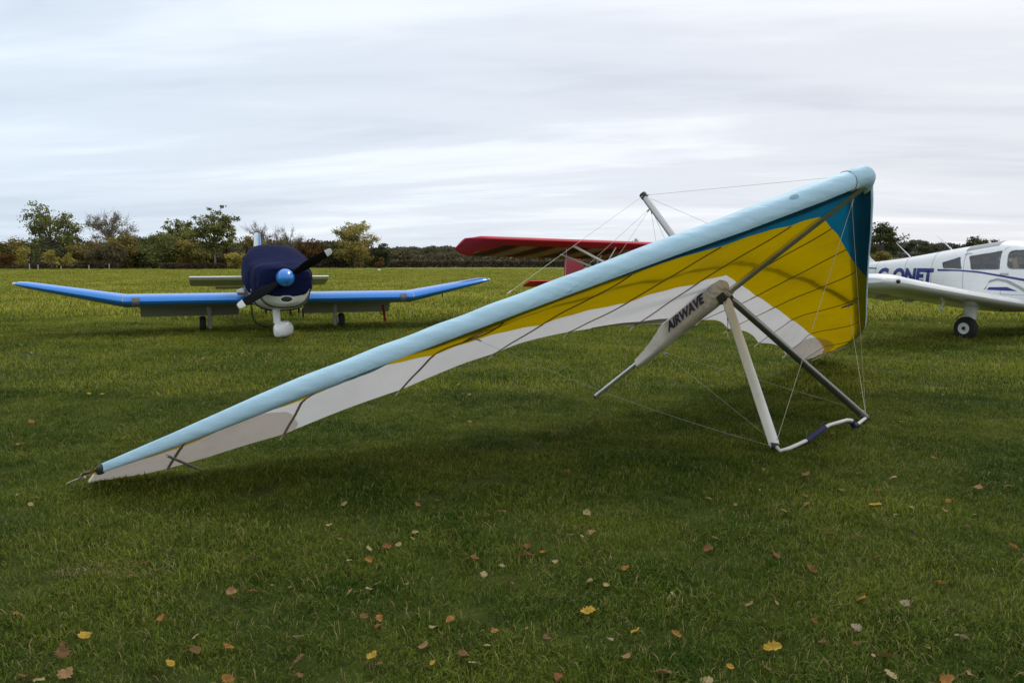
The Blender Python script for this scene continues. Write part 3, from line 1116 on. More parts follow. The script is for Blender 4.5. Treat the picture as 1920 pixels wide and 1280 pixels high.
def sail(S, c, sg, drop=0.0):
    A0, U0 = le(S)
    k_ = min(1, max(0, (c - 0.7) / 0.3))
    A1, U1 = te(S, k_ * k_ * (0.35 if sg < 0 else 1.0))
    pr = prad(S)
    wt = float(np.interp(S, [3.0, 3.6], [0, 1])) if sg < 0 else 0.0          # inboard the cloth starts under the nose of the pocket
    A0 += pr * (-0.30 + 0.9 * wt)
    oy = float(np.interp(S, [0, .5, 1, 1.5, 2, 2.5, 3, 3.5, 4, 4.78], [.019, -.03, -.06, -.04, .012, .055, .10, .09, .06, .0]))
    wt = float(np.interp(S, [3.0, 3.5], [0, 1])) if sg < 0 else 0.0
    of = -0.088 * min(1, pr / 0.1) * (1 - wt) + 0.03 * wt
    cs = [0, .12, .64, 1]
    os_ = [pr * (-0.88 + 0.80 * wt), of, oy, 0]
    # cubic Lagrange-free: smooth piecewise (cosine) blend
    off = 0
    for k in range(3):
        if cs[k] <= c <= cs[k + 1] + 1e-9:
            t = (c - cs[k]) / (cs[k + 1] - cs[k])
            t = (t * t * (3 - 2 * t) * (0.35 if wt > 0 else 0.8) + t * (0.65 if wt > 0 else 0.2)) if k != 2 else t
            off = os_[k] + (os_[k + 1] - os_[k]) * t
            break
    # cloth billows a little between battens and ripples along them
    ks = [0.0] + RIBS + [4.78]
    for a, b in zip(ks, ks[1:]):
        if a <= S <= b:
            off += 0.030 * (b - a) * math.sin(math.pi * (S - a) / (b - a)) * math.sin(math.pi * min(1, c))
            break
    off += 0.003 * math.sin(S * 23 + 5 * math.sin(c * 4)) * math.sin(math.pi * c) + 0.001 * math.sin(c * 31 + S * 7)
    return gw(sg * S, A0 + (A1 - A0) * c, U0 + (U1 - U0) * c + off - drop)


def teal_c(S):
    return float(np.interp(S, [0, .3, .6, 1, 1.3, 1.6, 1.9, 2.1], [.20, .18, .15, .125, .10, .07, .03, 0.0]))


def yel_c(S):
    return float(np.interp(S, [0, 1.5, 3, 3.6, 4.1, 4.5, 4.78], [.64, .64, .635, .62, .60, .56, .5]))


def sail_mat(name, col, trans, dirt=None, damt=0.3):
    return mat(name, col, 0.55, 0.05, 1.2, 0.35, 2.6, trans=trans, dirt=dirt, dirt_amt=damt, dirt_scale=1.6, spec=0.3)


S_TEAL = sail_mat('teal_sailcloth', (0.003, 0.098, 0.165), 0.58, (0.005, 0.05, 0.085), 0.3)
S_YELLOW = sail_mat('yellow_sailcloth', (0.39, 0.262, 0.0), 0.58, (0.25, 0.15, 0.006), 0.5)
S_WHITE = sail_mat('white_sailcloth', (0.59, 0.57, 0.55), 0.6, (0.48, 0.44, 0.39), 0.35)
S_TAN = sail_mat('tan_sailcloth', (0.84, 0.77, 0.70), 0.68, (0.66, 0.56, 0.46), 0.6)
S_LEAD = mat('pale_blue_sailcloth', (0.54, 0.79, 0.91), 0.55, 0.05, 1.2, 0.6, 5.0, spec=0.3, trans=0.10, dirt=(0.40, 0.58, 0.65), dirt_amt=0.6, dirt_scale=2.6,
             stretch=(0.8, 2.6, 2.6))
S_PATCH = mat('patch_cloth', (0.22, 0.42, 0.47), 0.5, 0.05)
S_POCKET = mat('beige_canvas', (0.60, 0.545, 0.45), 0.75, 0.10, 3, 0.7, 7, dirt=(0.28, 0.24, 0.18), dirt_amt=0.6, dirt_scale=4)
S_LINE = mat('batten_pocket', (0.19, 0.125, 0.03), 0.7, 0.15)
S_SHEATH = mat('batten_sheath', (0.42, 0.35, 0.28), 0.7, 0.12)

glider = thing('hang_glider', 'pale blue, yellow and white hang glider parked tail down on the grass', 'hang glider',
               (2.2, 6.6, 0), ws=True)


def panel(c0, c1, S0, S1, sg, name, material, nu=44, nv=10, drop=0.0, label=None):
    mb = MB()

    def fn(a, b):
        S = S0 + (S1 - S0) * a
        x0, x1 = c0(S), c1(S)
        return sail(S, x0 + (x1 - x0) * b, sg, drop)
    mb.grid(fn, nu, nv)
    return mb.build(name, material, glider, label=label)


for sg in (-1, 1):
    panel(lambda S: 0.0, teal_c, 0.0, 2.1, sg, 'sail_panel', S_TEAL, 70, 8, label='teal panel of the sail near the nose')
    panel(lambda S: teal_c(S) if S < 2.1 else 0.0, yel_c, 0.0, 4.7, sg, 'sail_panel', S_YELLOW, 130, 24, label='yellow middle panel of the sail')
    panel(yel_c, lambda S: 1.0, 0.0, 4.7, sg, 'sail_panel', S_WHITE, 130, 14, label='white trailing panel of the sail')
    panel(lambda S: float(np.interp(S, [3.42, 3.55, 4.1, 4.7], [.93, .72, .45, .3])), lambda S: 0.995, 3.42, 4.69, sg, 'sail_reinforcement', S_TAN, 24, 6, 0.005)
    panel(lambda S: 0.95 + 0.04 * abs(S - .1), lambda S: 0.994, 0.05, 0.8 if sg < 0 else 0.4, sg, 'sail_reinforcement', S_POCKET, 8, 3, 0.005)

    # leading edge pocket: rounded nose, flatter underside running back
    mb = MB()
    secs = []
    ss = np.concatenate([np.linspace(-0.03, 0.3, 5), np.linspace(0.33, 3.8, 300), np.linspace(3.83, 4.69, 22)])
    rngp = random.Random(5)
    for i, S in enumerate(ss):
        A, U = le(max(S, 0))
        if S < 0:
            A += 0.56 * S
        r = prad(max(S, 0))
        r *= 0.82 if S < 0 else 1
        ring = []
        for k in range(20):
            q = -1.2 + (math.pi + 1.2) * k / 19 if S < 3.1 or sg > 0 else 2 * math.pi * k / 19 - 1.2
            if 3.1 <= S < 3.6 and sg < 0:
                w_ = (S - 3.1) / 0.5
                q = (-1.2 + (math.pi + 1.2) * k / 19) * (1 - w_) + (2 * math.pi * k / 19 - 1.2) * w_
            ca, sa = math.cos(q), math.sin(q)
            aa = -ca * r * 0.95 if ca > 0 else -ca * r * 1.5
            uu = sa * r * (1.0 if ca > 0 else (1 - 0.55 * (-ca) ** 2))
            # gathers where the cloth is pulled on to the sail underneath
            if sa < 0.0 and 0.5 < S < (3.15 if sg < 0 else 4.2):
                g_ = max(0.0, -0.15 - sa) * 1.25 * min(1, k / 2.5) * min(1, (3.15 - S) / 0.3 if sg < 0 else 1)
                e1 = max(0, math.sin(S * 3.1 + 0.8)) ** 2 + 0.25
                f1 = math.sin(S * 46 + q * 9.5 + 1.6 * math.sin(S * 11))
                f2 = math.sin(S * 83 + q * 14 + 2.1 * math.sin(S * 6.3))
                dd = (0.0045 * f1 * e1 + 0.003 * f2 * e1) * g_
                uu += dd * sa
                aa -= dd * ca
            if S > 0.3:
                dd = 0.0022 * math.sin(S * 13 + 3 * math.sin(S * 2.1)) * (0.5 + 0.5 * sa)
                uu += dd * sa
                aa -= dd * ca
            ring.append(gw(sg * S, A + aa, U + uu))
        secs.append(ring)
    mb.loft(secs, closed=False)
    pk = mb.build('leading_edge_pocket', S_LEAD, glider)
    # tip cap
    mb = MB()
    secs = []
    for S, rr in ((4.683, 0.030), (4.69, 0.030), (4.70, 0.028), (4.705, 0.022)):
        A, U = le(min(S, 4.78))
        secs.append([gw(sg * S, A + 0.02 - math.cos(q) * rr, U + math.sin(q) * rr) for q in (2 * math.pi * k / 12 for k in range(12))])
    mb.loft(secs)
    mb.build('tip_cap', M_BLACK, glider)
    # tip strap: frayed strap ends trailing on to the grass
    A, U = le(4.72)
    e0 = gw(sg * 4.72, A, U)
    gt = ground(128, 906, 0.03) if sg < 0 else e0 + Vector((0.05, 0.22, -e0.z + 0.03))
    mb = MB()
    side = Vector((0.02, 0.012, 0))
    mb.tube([e0, e0.lerp(gt, 0.25) + Vector((0, 0, 0.012)), e0.lerp(gt, 0.5) + Vector((0, 0, 0.012)) + side * 0.3], [0.028, 0.024, 0.012], 8, ell=(0.4, 1.0), mi=1)
    mb.tube([e0.lerp(gt, 0.42) + Vector((0, 0, 0.014)), e0.lerp(gt, 0.6) + side * 0.4, e0.lerp(gt, 0.8) - side * 0.2, gt], [0.012, 0.014, 0.009, 0.012], 8, ell=(0.45, 1.0), mi=0)
    mb.tube([e0.lerp(gt, 0.5) + side, e0.lerp(gt, 0.7) + side * 1.3, e0.lerp(gt, 0.78) + side * 2], [0.008, 0.01, 0.004], 6, mi=0)
    mb.build('tip_strap', [M_CORD, mat('brown_webbing', (0.13, 0.065, 0.03), 0.8, 0.3, 20)], glider)

    # battens: thin pockets under the coloured cloth, fatter sheaths under the white
    for S in RIBS:
        w = 0.0045
        mb = MB()
        y = yel_c(S)
        if y > 0.2:
            path = [sail(S, c, sg, 0.006) for c in np.linspace(max(teal_c(S), 0.06), min(y + 0.035, 1), 12)]
            mb.tube(path, 0.0045, 6, 0)
        path = [sail(S, c, sg, 0.008) for c in np.linspace(max(y - 0.02, 0.05), 1.0, 10)]
        mb.tube(path, (0.009 if sg < 0 else 0.007), 6, 1, ell=(0.6, 1.2))
        A1, U1 = te(S)
        mb.tube([gw(sg * S, A1 - 0.02, U1 - 0.005), gw(sg * S, A1 + 0.07, U1 - 0.012)], 0.006, 6, 2)
        mb.build('batten', [S_LINE, S_SHEATH, M_CORD], glider)
    # tip strut that holds the tip open
    mb = MB()
    A, U = le(4.45)
    A2, U2 = te(4.2)
    mb.tube([gw(sg * 4.42, A + 0.05, U - 0.05), gw(sg * 4.12, A2 - 0.12, U2 - 0.10)], 0.009, 8)
    mb.build('tip_strut', M_STEEL, glider)
    # crossbar, riding just above the undersurface
    mb = MB()
    A, U = le(2.78)
    mb.tube([gw(0, 1.12, 0.20), gw(sg * 1.4, 1.36, 0.115), gw(sg * 2.78, A + 0.10, U + 0.02)], 0.03, 10)
    mb.build('crossbar', M_ALU, glider)
    # brown tang plates where the side wires enter
    mb = MB()
    A, U = le(2.72)
    c = sail(2.72, 0.12, sg, 0.004)
    c2 = sail(2.72, 0.22, sg, 0.004)
    dv = (sail(2.80, 0.12, sg, 0.004) - sail(2.64, 0.12, sg, 0.004)).normalized()
    q = [c + dv * 0.05, c - dv * 0.05, c2 - dv * 0.03, c2 + dv * 0.02]
    mb.prism(q, g_u * -0.005)
    mb.build('wire_tang', S_SHEATH, glider)

# pale patch sewn on the left pocket
mb = MB()


def on_pocket(S, q):
    A, U = le(S)
    r = prad(S) * 1.015 + 0.001
    ca, sa = math.cos(q), math.sin(q)
    aa = -ca * r * 0.95 if ca > 0 else -ca * r * 1.5
    uu = sa * r * (1.0 if ca > 0 else (1 - 0.55 * (-ca) ** 2))
    return gw(-S, A + aa, U + uu)


V = [on_pocket(0.63, 0.12)]
ring = [on_pocket(0.63 + 0.036 * math.cos(t) * (1 + 0.15 * math.cos(3 * t)), 0.12 + 0.20 * math.sin(t)) for t in (2 * math.pi * k / 12 for k in range(12))]
mb.add(V + ring, [(0, 1 + k, 1 + (k + 1) % 12) for k in range(12)])
mb.build('repair_patch', S_PATCH, glider)
# seam on the pocket where the nose section joins
mb = MB()
path = [on_pocket(0.14, q) for q in np.linspace(-1.6, 2.2, 18)]
mb.tube(path, 0.003, 5)
mb.build('pocket_seam', S_LINE, glider)

# nose cone
mb = MB()
secs = []
for t, w, a0, h in ((-1.0, .03, 0.055, .06), (-0.8, .08, 0.02, .080), (-0.4, .1, -0.03, .083), (0, .1, -0.045, .084), (0.4, .1, -0.03, .083), (0.8, .08, 0.02, .080), (1.0, .03, 0.055, .06)):
    S = t * 0.16
    secs.append([gw(S, a0 + 0.05 - math.cos(q) * 0.092, 0.028 + math.sin(q) * h) for q in (2 * math.pi * k / 18 for k in range(18))])
mb.loft(secs)
mb.build('nose_cone', S_LEAD, glider)

# keel, kingpost, A-frame
mb = MB()
mb.tube([gw(0, 0.02, -0.035), gw(0, 1.5, -0.02), gw(0, 2.5, -0.005)], 0.027, 14)
mb.tube([gw(0, 2.45, -0.005), gw(0, KEEL, 0.0)], 0.022, 12)
mb.build('keel_tube', M_ALU, glider)
mb = MB()
mb.tube([gw(0, KEEL - 0.005, 0.0), gw(0, KEEL + 0.02, 0.0)], 0.024, 12)
mb.build('keel_end_plug', M_BLACK, glider)
KP = gw(0, 1.66, 1.245)
mb = MB()
mb.tube([gw(0, 1.55, 0.0), gw(0, 1.56, 0.1), gw(0, 1.655, 1.18), KP], [0.028, 0.030, 0.030, 0.027], 14)
kp = mb.build('kingpost', mat('grey_alloy', (0.56, 0.56, 0.55), 0.4, 0.08, 5, 0.03, 40, metal=0.6), glider)
mb = MB()
mb.tube([gw(0, 1.657, 1.215), gw(0, 1.662, 1.262)], 0.034, 14)
mb.build('kingpost_cap', M_BLACK, kp)
APEX = gw(0, 1.47, -0.075)
B1 = Vector((1.945, 5.81, 0.03))
B2 = Vector((3.09, 6.88, 0.03))
fw_h = Vector((0.678, -0.735, 0))
for k, (b, off) in enumerate(((B1, -0.035), (B2, 0.045))):
    mb = MB()
    a0 = APEX + g_s * off
    mb.tube([a0, a0.lerp(b, 0.03), a0.lerp(b, 0.97), b + Vector((0, 0, 0.0))], [0.024, 0.03, 0.03, 0.026], 16, ell=(1.35, 0.85), up=fw_h)
    mb.build('upright', M_ALUW if k == 0 else mat('dark_alloy', (0.30, 0.30, 0.27), 0.36, 0.08, 6, 0.05, 30, metal=0.9), glider)
    for t_ in (0.025, 0.975):
        mb = MB()
        c_ = a0.lerp(b, t_)
        mb.tube([c_ - g_s * 0.034, c_ + g_s * 0.034], 0.007, 6)
        mb.build('bolt', M_STEEL, glider)
    mb = MB()
    mb.lathe(b + Vector((0, 0, -0.03)), (0, 0, 1), [(0, 0.022), (0.02, 0.03), (0.05, 0.03), (0.06, 0.022)], 12)
    mb.build('corner_bracket', M_BLACK, glider)
mb = MB()
mb.box(APEX + g_a * 0.02 + g_u * 0.03, (0.13, 0.08, 0.075), rot=Matrix((g_s, g_a, g_u)).transposed())
mb.tube([APEX - g_s * 0.08, APEX + g_s * 0.09], 0.014, 10)
mb.build('apex_bracket', M_BLACK, glider)
pts = [ground(1463, 845, .03), ground(1480, 840, .035), ground(1513, 825, .05), ground(1546, 801, .10), ground(1556, 796, .11), ground(1588, 787, .11),
       ground(1597, 788, .10), ground(1600, 797, .05), ground(1607, 796, .03), B2 + Vector((0, 0, 0.005))]
mb = MB()
mb.tube([B1 + Vector((0.01, 0.0, 0.0))] + pts, 0.0145, 12)
cb = mb.build('control_bar', M_ALUW, glider)
mb = MB()
mb.tube([pts[2].lerp(pts[1], 0.05), pts[2].lerp(pts[3], 0.3), pts[3].lerp(pts[2], 0.25), pts[3]], 0.021, 12)
mb.build('grip', M_NAVY, cb)
mb = MB()
mb.tube([pts[6] + Vector((0, 0, -.005)), pts[7], pts[8]], [0.021, 0.022, 0.019], 12)
mb.build('grip', M_NAVY, cb)

# keel pocket with lettering
mb = MB()
PKT = [(1.42, -0.055, 0.10), (1.50, -0.06, 0.165), (1.62, -0.065, 0.195), (1.75, -0.062, 0.165), (1.9, -0.062, 0.150), (2.05, -0.06, 0.145), (2.17, -0.058, 0.145),
       (2.32, -0.062, 0.095), (2.48, -0.062, 0.055), (2.6, -0.058, 0.04), (2.64, -0.052, 0.036)]


def pocket_s(U, U0, U1):
    t = (U - U0) / (U1 - U0)
    return 0.046 + (0.014 - 0.046) * max(0, (t - 0.25) / 0.75) if t > 0.25 else 0.046 * math.sqrt(max(0, 1 - ((0.25 - t) / 0.25) ** 2))


secs = []
pa = [p[0] for p in PKT]
for A in np.concatenate([np.linspace(1.42, 1.85, 26), np.linspace(1.87, 2.64, 26)]):
    U0, U1 = float(np.interp(A, pa, [p[1] for p in PKT])), float(np.interp(A, pa, [p[2] for p in PKT]))
    cr_ = max(0.12, min(1, (1.80 - A) / 0.25))              # crumpled towards the apex
    U1 += 0.010 * cr_ * math.sin(A * 60) + 0.006 * cr_ * math.sin(A * 113 + 1)
    us = np.linspace(0, 1, 16)
    ring = []
    for sd in (-1, 1):
        for t in (us if sd < 0 else us[::-1]):
            U = U0 + (U1 - U0) * t
            w = pocket_s(U, U0, U1)
            fold = 0.011 * math.sin(A * 52 + U * 38 + 2 * math.sin(U * 30)) + 0.007 * math.sin(A * 95 - U * 60 + sd)
            w = max(0.004, w + fold * cr_ * (0.3 + 0.7 * math.sin(math.pi * min(1, max(0, t)))))
            ring.append(gw(sd * w, A + 0.012 * cr_ * math.sin(U * 55 + sd), U))
    secs.append(ring)
mb.loft(secs)
pocket = mb.build('keel_pocket', S_POCKET, glider)


def text_mesh(body, size, offset=0.0):
    cu = bpy.data.curves.new('lettering', 'FONT')
    cu.body = body
    cu.size = size
    cu.offset = offset
    cu.resolution_u = 3
    ob = bpy.data.objects.new('lettering', cu)
    COL.objects.link(ob)
    dg = bpy.context.evaluated_depsgraph_get()
    me = bpy.data.meshes.new_from_object(ob.evaluated_get(dg))
    bpy.data.objects.remove(ob)
    bpy.data.curves.remove(cu)
    return me


def place_text(me, fn, name, material, parent):
    for v in me.vertices:
        v.co = fn(v.co.x, v.co.y)
    me.materials.clear()
    me.materials.append(material)
    o = bpy.data.objects.new(name, me)
    COL.objects.link(o)
    o.parent = parent
    if parent.get('world_space'):
        o.matrix_parent_inverse = world_of(parent).inverted()
    return o


tm = text_mesh('AIRWAVE', 0.118, 0.005)
mw = max(v.co.x for v in tm.vertices)
M_PURPLE = mat('dark_lettering', (0.022, 0.014, 0.05), 0.6, 0.1)


def air(x, y):
    A = 2.13 - x / mw * 0.47 - y * 0.25
    U = 0.03 + y + 0.012 * (2.15 - A)
    t = np.interp(A, [p[0] for p in PKT], [p[1] for p in PKT]), np.interp(A, [p[0] for p in PKT], [p[2] for p in PKT])
    return gw(-(pocket_s(U, *t) + 0.007), A, U)


place_text(tm, air, 'lettering', M_PURPLE, pocket)

# hang strap with dark bands
hs0 = gw(0, 1.5, -0.10)
mb = MB()
mb.tube([hs0, hs0 + Vector((0.004, 0, -0.10)), hs0 + Vector((0.012, 0.01, -0.285))], 0.012, 8, ell=(0.3, 1))
hs = mb.build('hang_strap', M_WHITE, glider)
for dz in (-0.115, -0.215):
    mb = MB()
    k = 0.004 if dz > -0.15 else 0.009
    mb.tube([hs0 + Vector((k, 0.0, dz)), hs0 + Vector((k, 0.0, dz - 0.022))], 0.0135, 8, ell=(0.4, 1))
    mb.build('band', M_BLACK, hs)


def wire(a, b, r=0.0022, sag=0.0, m=None):
    mb = MB()
    a, b = Vector(a), Vector(b)
    n = 12 if sag else 1
    mb.tube([a.lerp(b, k / n) + Vector((0, 0, -4 * sag * (k / n) * (1 - k / n))) for k in range(n + 1)], r, 5)
    ln = (b - a).length
    for t0, t1 in ((0.012 / ln, 0.06 / ln), (1 - 0.06 / ln, 1 - 0.012 / ln)):
        z_ = -4 * sag * t0 * (1 - t0)
        mb.tube([a.lerp(b, t0) + Vector((0, 0, z_)), a.lerp(b, t1) + Vector((0, 0, z_))], 0.005, 6)
    return mb.build('wire', m or M_WIRE, glider)


A272, U272 = le(2.72)
tangL, tangR = sail(2.72, 0.16, -1, 0.01), sail(2.72, 0.16, 1, 0.01)
nose = gw(0, 0.14, -0.06)
kt = KP
wire(nose, B1, 0.0018, m=M_CORD)
wire(nose + g_a * 0.02, B2, 0.0016, m=M_CORD)
wire(tangR, B2 + Vector((0, 0, .02)), 0.0018, m=M_CORD)
wire(tangL, B1, 0.0010, sag=0.05)
rear = gw(0, 2.33, -0.07)
wire(rear, B1 + Vector((0, 0, .03)), 0.0015)
wire(rear, B2 + Vector((0, 0, .06)), 0.0015)
wire(kt, gw(0, 0.03, 0.07), 0.0014)
wire(kt, gw(-2.55, A272 - 0.09, U272 + 0.11), 0.0016, m=M_CORD)
wire(kt, gw(2.72, A272 + 0.02, U272 + 0.10), 0.0015)
lf = gw(0, 1.66, 1.10)
wire(kt + g_u * -0.03, lf, 0.0020)
for S in (1.0, 1.75):
    for sg in (-1, 1):
        A, U = te(S)
        wire(lf, gw(sg * S, A - 0.02, U + 0.01), 0.0015, m=M_CORD)
wire(lf, gw(0.0, 2.1, 0.15), 0.0014)
mb = MB()
mb.lathe(lf, (0, 0, 1), [(-0.03, 0.004), (-0.015, 0.014), (0.015, 0.014), (0.03, 0.004)], 8)
mb.build('bridle_ring', M_STEEL, glider)

# ------------------------------------------------------------------ blue and white aeroplane with a cover


def wing_pair(root, spans, mats_, name='wing', n=12, upper_frac=0.06):
    """spans: list of (q, le_y, le_z, chord, tc, incidence) from root to tip; y runs aft"""
    for sg in (-1, 1):
        mb = MB()
        secs = []
        for q, ly, lz, ch, tc, inc in spans:
            loop = airfoil(n, tc)
            ci, si = math.cos(inc), math.sin(inc)
            secs.append([Vector((sg * q, ly + ch * (x * ci + z * si), lz + ch * (z * ci - x * si))) for x, z in loop])
        lo0 = n + 2

        def mf(i, j):
            return 1 if j >= lo0 else 0
        mb.loft(secs, 0, True, mf)
        mb.build(name, mats_, root)


robin = thing('blue_aeroplane', 'small low wing aeroplane with blue cranked wings and navy cabin cover', 'aeroplane', (-4.53, 15.45, 0), R(21))
mb = MB()
secs = []
for y, hw, zb, zt, p in ((-1.63, .30, .64, 1.20, 2.2), (-1.58, .40, .60, 1.24, 2.4), (-1.35, .46, .53, 1.28, 2.6), (-0.9, .50, .50, 1.32, 2.8), (-0.2, .545, .47, 1.36, 3),
                         (0.3, .56, .46, 1.50, 3), (0.9, .56, .46, 1.60, 3), (1.6, .54, .48, 1.52, 2.8), (2.4, .42, .55, 1.34, 2.6), (3.6, .25, .68, 1.18, 2.5), (4.8, .09, .82, 1.04, 2.3)):
    secs.append(superellipse(hw, zb, zt, y, 28, p))
mb.loft(secs)
fus = mb.build('fuselage', M_CREAM, robin)
# cowl intake: rim and dark throat
mb = MB()
ring = []
mb.tube([Vector((0.11 * math.cos(t) + 0.02, -1.635 + 0.0 * t, 0.725 + 0.06 * math.sin(t))) for t in (2 * math.pi * k / 24 for k in range(25))], 0.018, 8)
mb.build('intake_rim', M_CREAM, robin)
mb = MB()
mb.loft([[Vector((0.02 + 0.105 * k * math.cos(t), y, 0.725 + 0.055 * k * math.sin(t))) for t in (2 * math.pi * j / 20 for j in range(20))] for y, k in ((-1.645, 1.0), (-1.60, 0.98))])
mb.build('intake', M_BLACK, robin)
mb = MB()
secs = []
for y, hw, zb, zt, p in ((-1.66, .36, .83, 1.25, 3), (-1.62, .43, .80, 1.29, 3.2), (-1.45, .475, .78, 1.32, 3.4), (-1.1, .50, .77, 1.335, 3.4), (-0.75, .515, .76, 1.34, 3.4), (-0.62, .535, .75, 1.345, 3.3),
                         (-0.50, .555, .73, 1.385, 3), (-0.25, .57, .71, 1.49, 2.9), (0.05, .575, .69, 1.62, 2.8), (0.4, .578, .68, 1.70, 2.7), (1.0, .572, .68, 1.70, 2.7), (1.6, .555, .68, 1.62, 2.6), (2.1, .49, .72, 1.47, 2.5)):
    k_ = 1 if y > -1.3 else 0.3
    secs.append(superellipse(hw + 0.02 * k_, zb - 0.055 * k_, zt + 0.01, y, 40, p + 0.25))
cm = MB().loft(secs)
# slack cloth: soft folds
for i, v in enumerate(cm.v):
    x, y, z = v
    k = 0.012 * math.sin(9 * y + 5 * z) + 0.009 * math.sin(17 * z + 6 * x) + 0.008 * math.sin(23 * y - 11 * x) + 0.008 * math.sin(31 * z + 4 * y + 3 * math.sin(5 * x))
    nv = Vector((x, 0, z - 1.1)).normalized()
    cm.v[i] = (x + nv.x * k, y, z + nv.z * k)
cover = cm.build('cabin_cover', M_COVER, robin)
M_PIPE = mat('cover_piping', (0.02, 0.026, 0.09), 0.8, 0.2, 20, spec=0.1)
for y_, hw_, zb_, zt_ in ((-0.66, .553, .72, 1.352), (-1.40, .489, .76, 1.332)):
    mb = MB()
    mb.tube([(p.x * 1.004, p.y, (p.z - .9) * 1.004 + .9) for p in superellipse(hw_, zb_, zt_, y_, 48, 3.55) if p.z > .80], 0.009, 5)
    mb.build('piping', M_PIPE, cover)
mb = MB()
mb.box((-0.475, -1.25, 1.03), (0.012, 0.05, 0.12))
mb.build('cover_tag', M_WHITE, cover)
mb = MB()
mb.tube([(0.03, 0.55, 1.69), (0.03, 0.56, 1.77)], [0.02, 0.01], 8)
mb.build('aerial', M_BLACK, robin)
for dz, y0 in ((0.0, -1.55), (0.10, -0.75)):
    mb = MB()
    pth = []
    for t in np.linspace(math.pi * 1.02, math.pi * 1.98, 22):
        hw, zb, zt = (0.428, 0.578, 1.25) if y0 < -1 else (0.515, 0.485, 1.33)
        ca, sa = math.cos(t), math.sin(t)
        p = 2.5 if y0 < -1 else 2.85
        pth.append((hw * math.copysign(abs(ca) ** (2 / p), ca) * 1.01, y0, (zb + zt) / 2 + (zt - zb) / 2 * math.copysign(abs(sa) ** (2 / p), sa) * 1.01))
    mb.tube(pth, 0.012, 6)
    mb.build('strap', M_BLACK, cover)
# drain stubs under the cowl
for x, y, l in ((-0.28, -0.9, 0.06), (-0.08, -1.0, 0.05), (0.14, -1.05, 0.09), (0.3, -0.9, 0.06), (0.4, -0.7, 0.16)):
    mb = MB()
    mb.tube([(x, y, 0.52), (x, y + 0.02, 0.50 - l)], 0.018, 6)
    mb.build('drain_pipe', M_BLACK, robin)
mb = MB()
mb.tube([(-0.50, -0.35, 0.55), (-0.49, -0.37, 0.36), (-0.44, -0.38, 0.24), (-0.30, -0.40, 0.17), (-0.20, -0.4, 0.15)], 0.016, 8)
mb.build('hose', M_BLACK, robin)
# propeller
PC = Vector((0.0, -1.78, 1.10))
mb = MB()
mb.lathe(PC + Vector((0, 0.11, 0)), (0, -1, 0), [(0, .135), (0.02, .155), (0.10, .155), (0.17, .143), (0.25, .112), (0.31, .068), (0.34, .028), (0.345, .002)], 28)
mb.build('spinner', M_BLUE, robin)
for sg in (1, -1):
    ang = R(31)
    d = Vector((math.cos(ang) * sg, 0, math.sin(ang) * sg))
    w = Vector((-d.z, 0, d.x))
    secs = []
    for rr, ch, th, tw in ((0.10, .05, .035, 60), (0.2, .13, .03, 48), (0.4, .18, .022, 34), (0.62, .165, .015, 25), (0.80, .125, .010, 19), (0.805, .125, .010, 19)):
        c, s = math.cos(R(tw)), math.sin(R(tw))
        ax = w * c + Vector((0, -1, 0)) * s
        nx = w * -s + Vector((0, -1, 0)) * c
        secs.append([PC + d * rr + ax * (math.cos(q) * ch * .5) + nx * (math.sin(q) * th * .5) for q in (2 * math.pi * k / 14 for k in range(14))])
    blade = MB().loft(secs).build('propeller_blade', M_PROP, robin)
    secs = []
    for rr, ch, th, tw in ((0.805, .127, .011, 19), (0.88, .112, .009, 17), (0.915, .085, .007, 16), (0.925, .05, .004, 16)):
        c, s = math.cos(R(tw)), math.sin(R(tw))
        ax = w * c + Vector((0, -1, 0)) * s
        nx = w * -s + Vector((0, -1, 0)) * c
        secs.append([PC + d * rr + ax * (math.cos(q) * ch * .5) + nx * (math.sin(q) * th * .5) for q in (2 * math.pi * k / 14 for k in range(14))])
    MB().loft(secs).build('blade_tip', M_WHITE, blade)
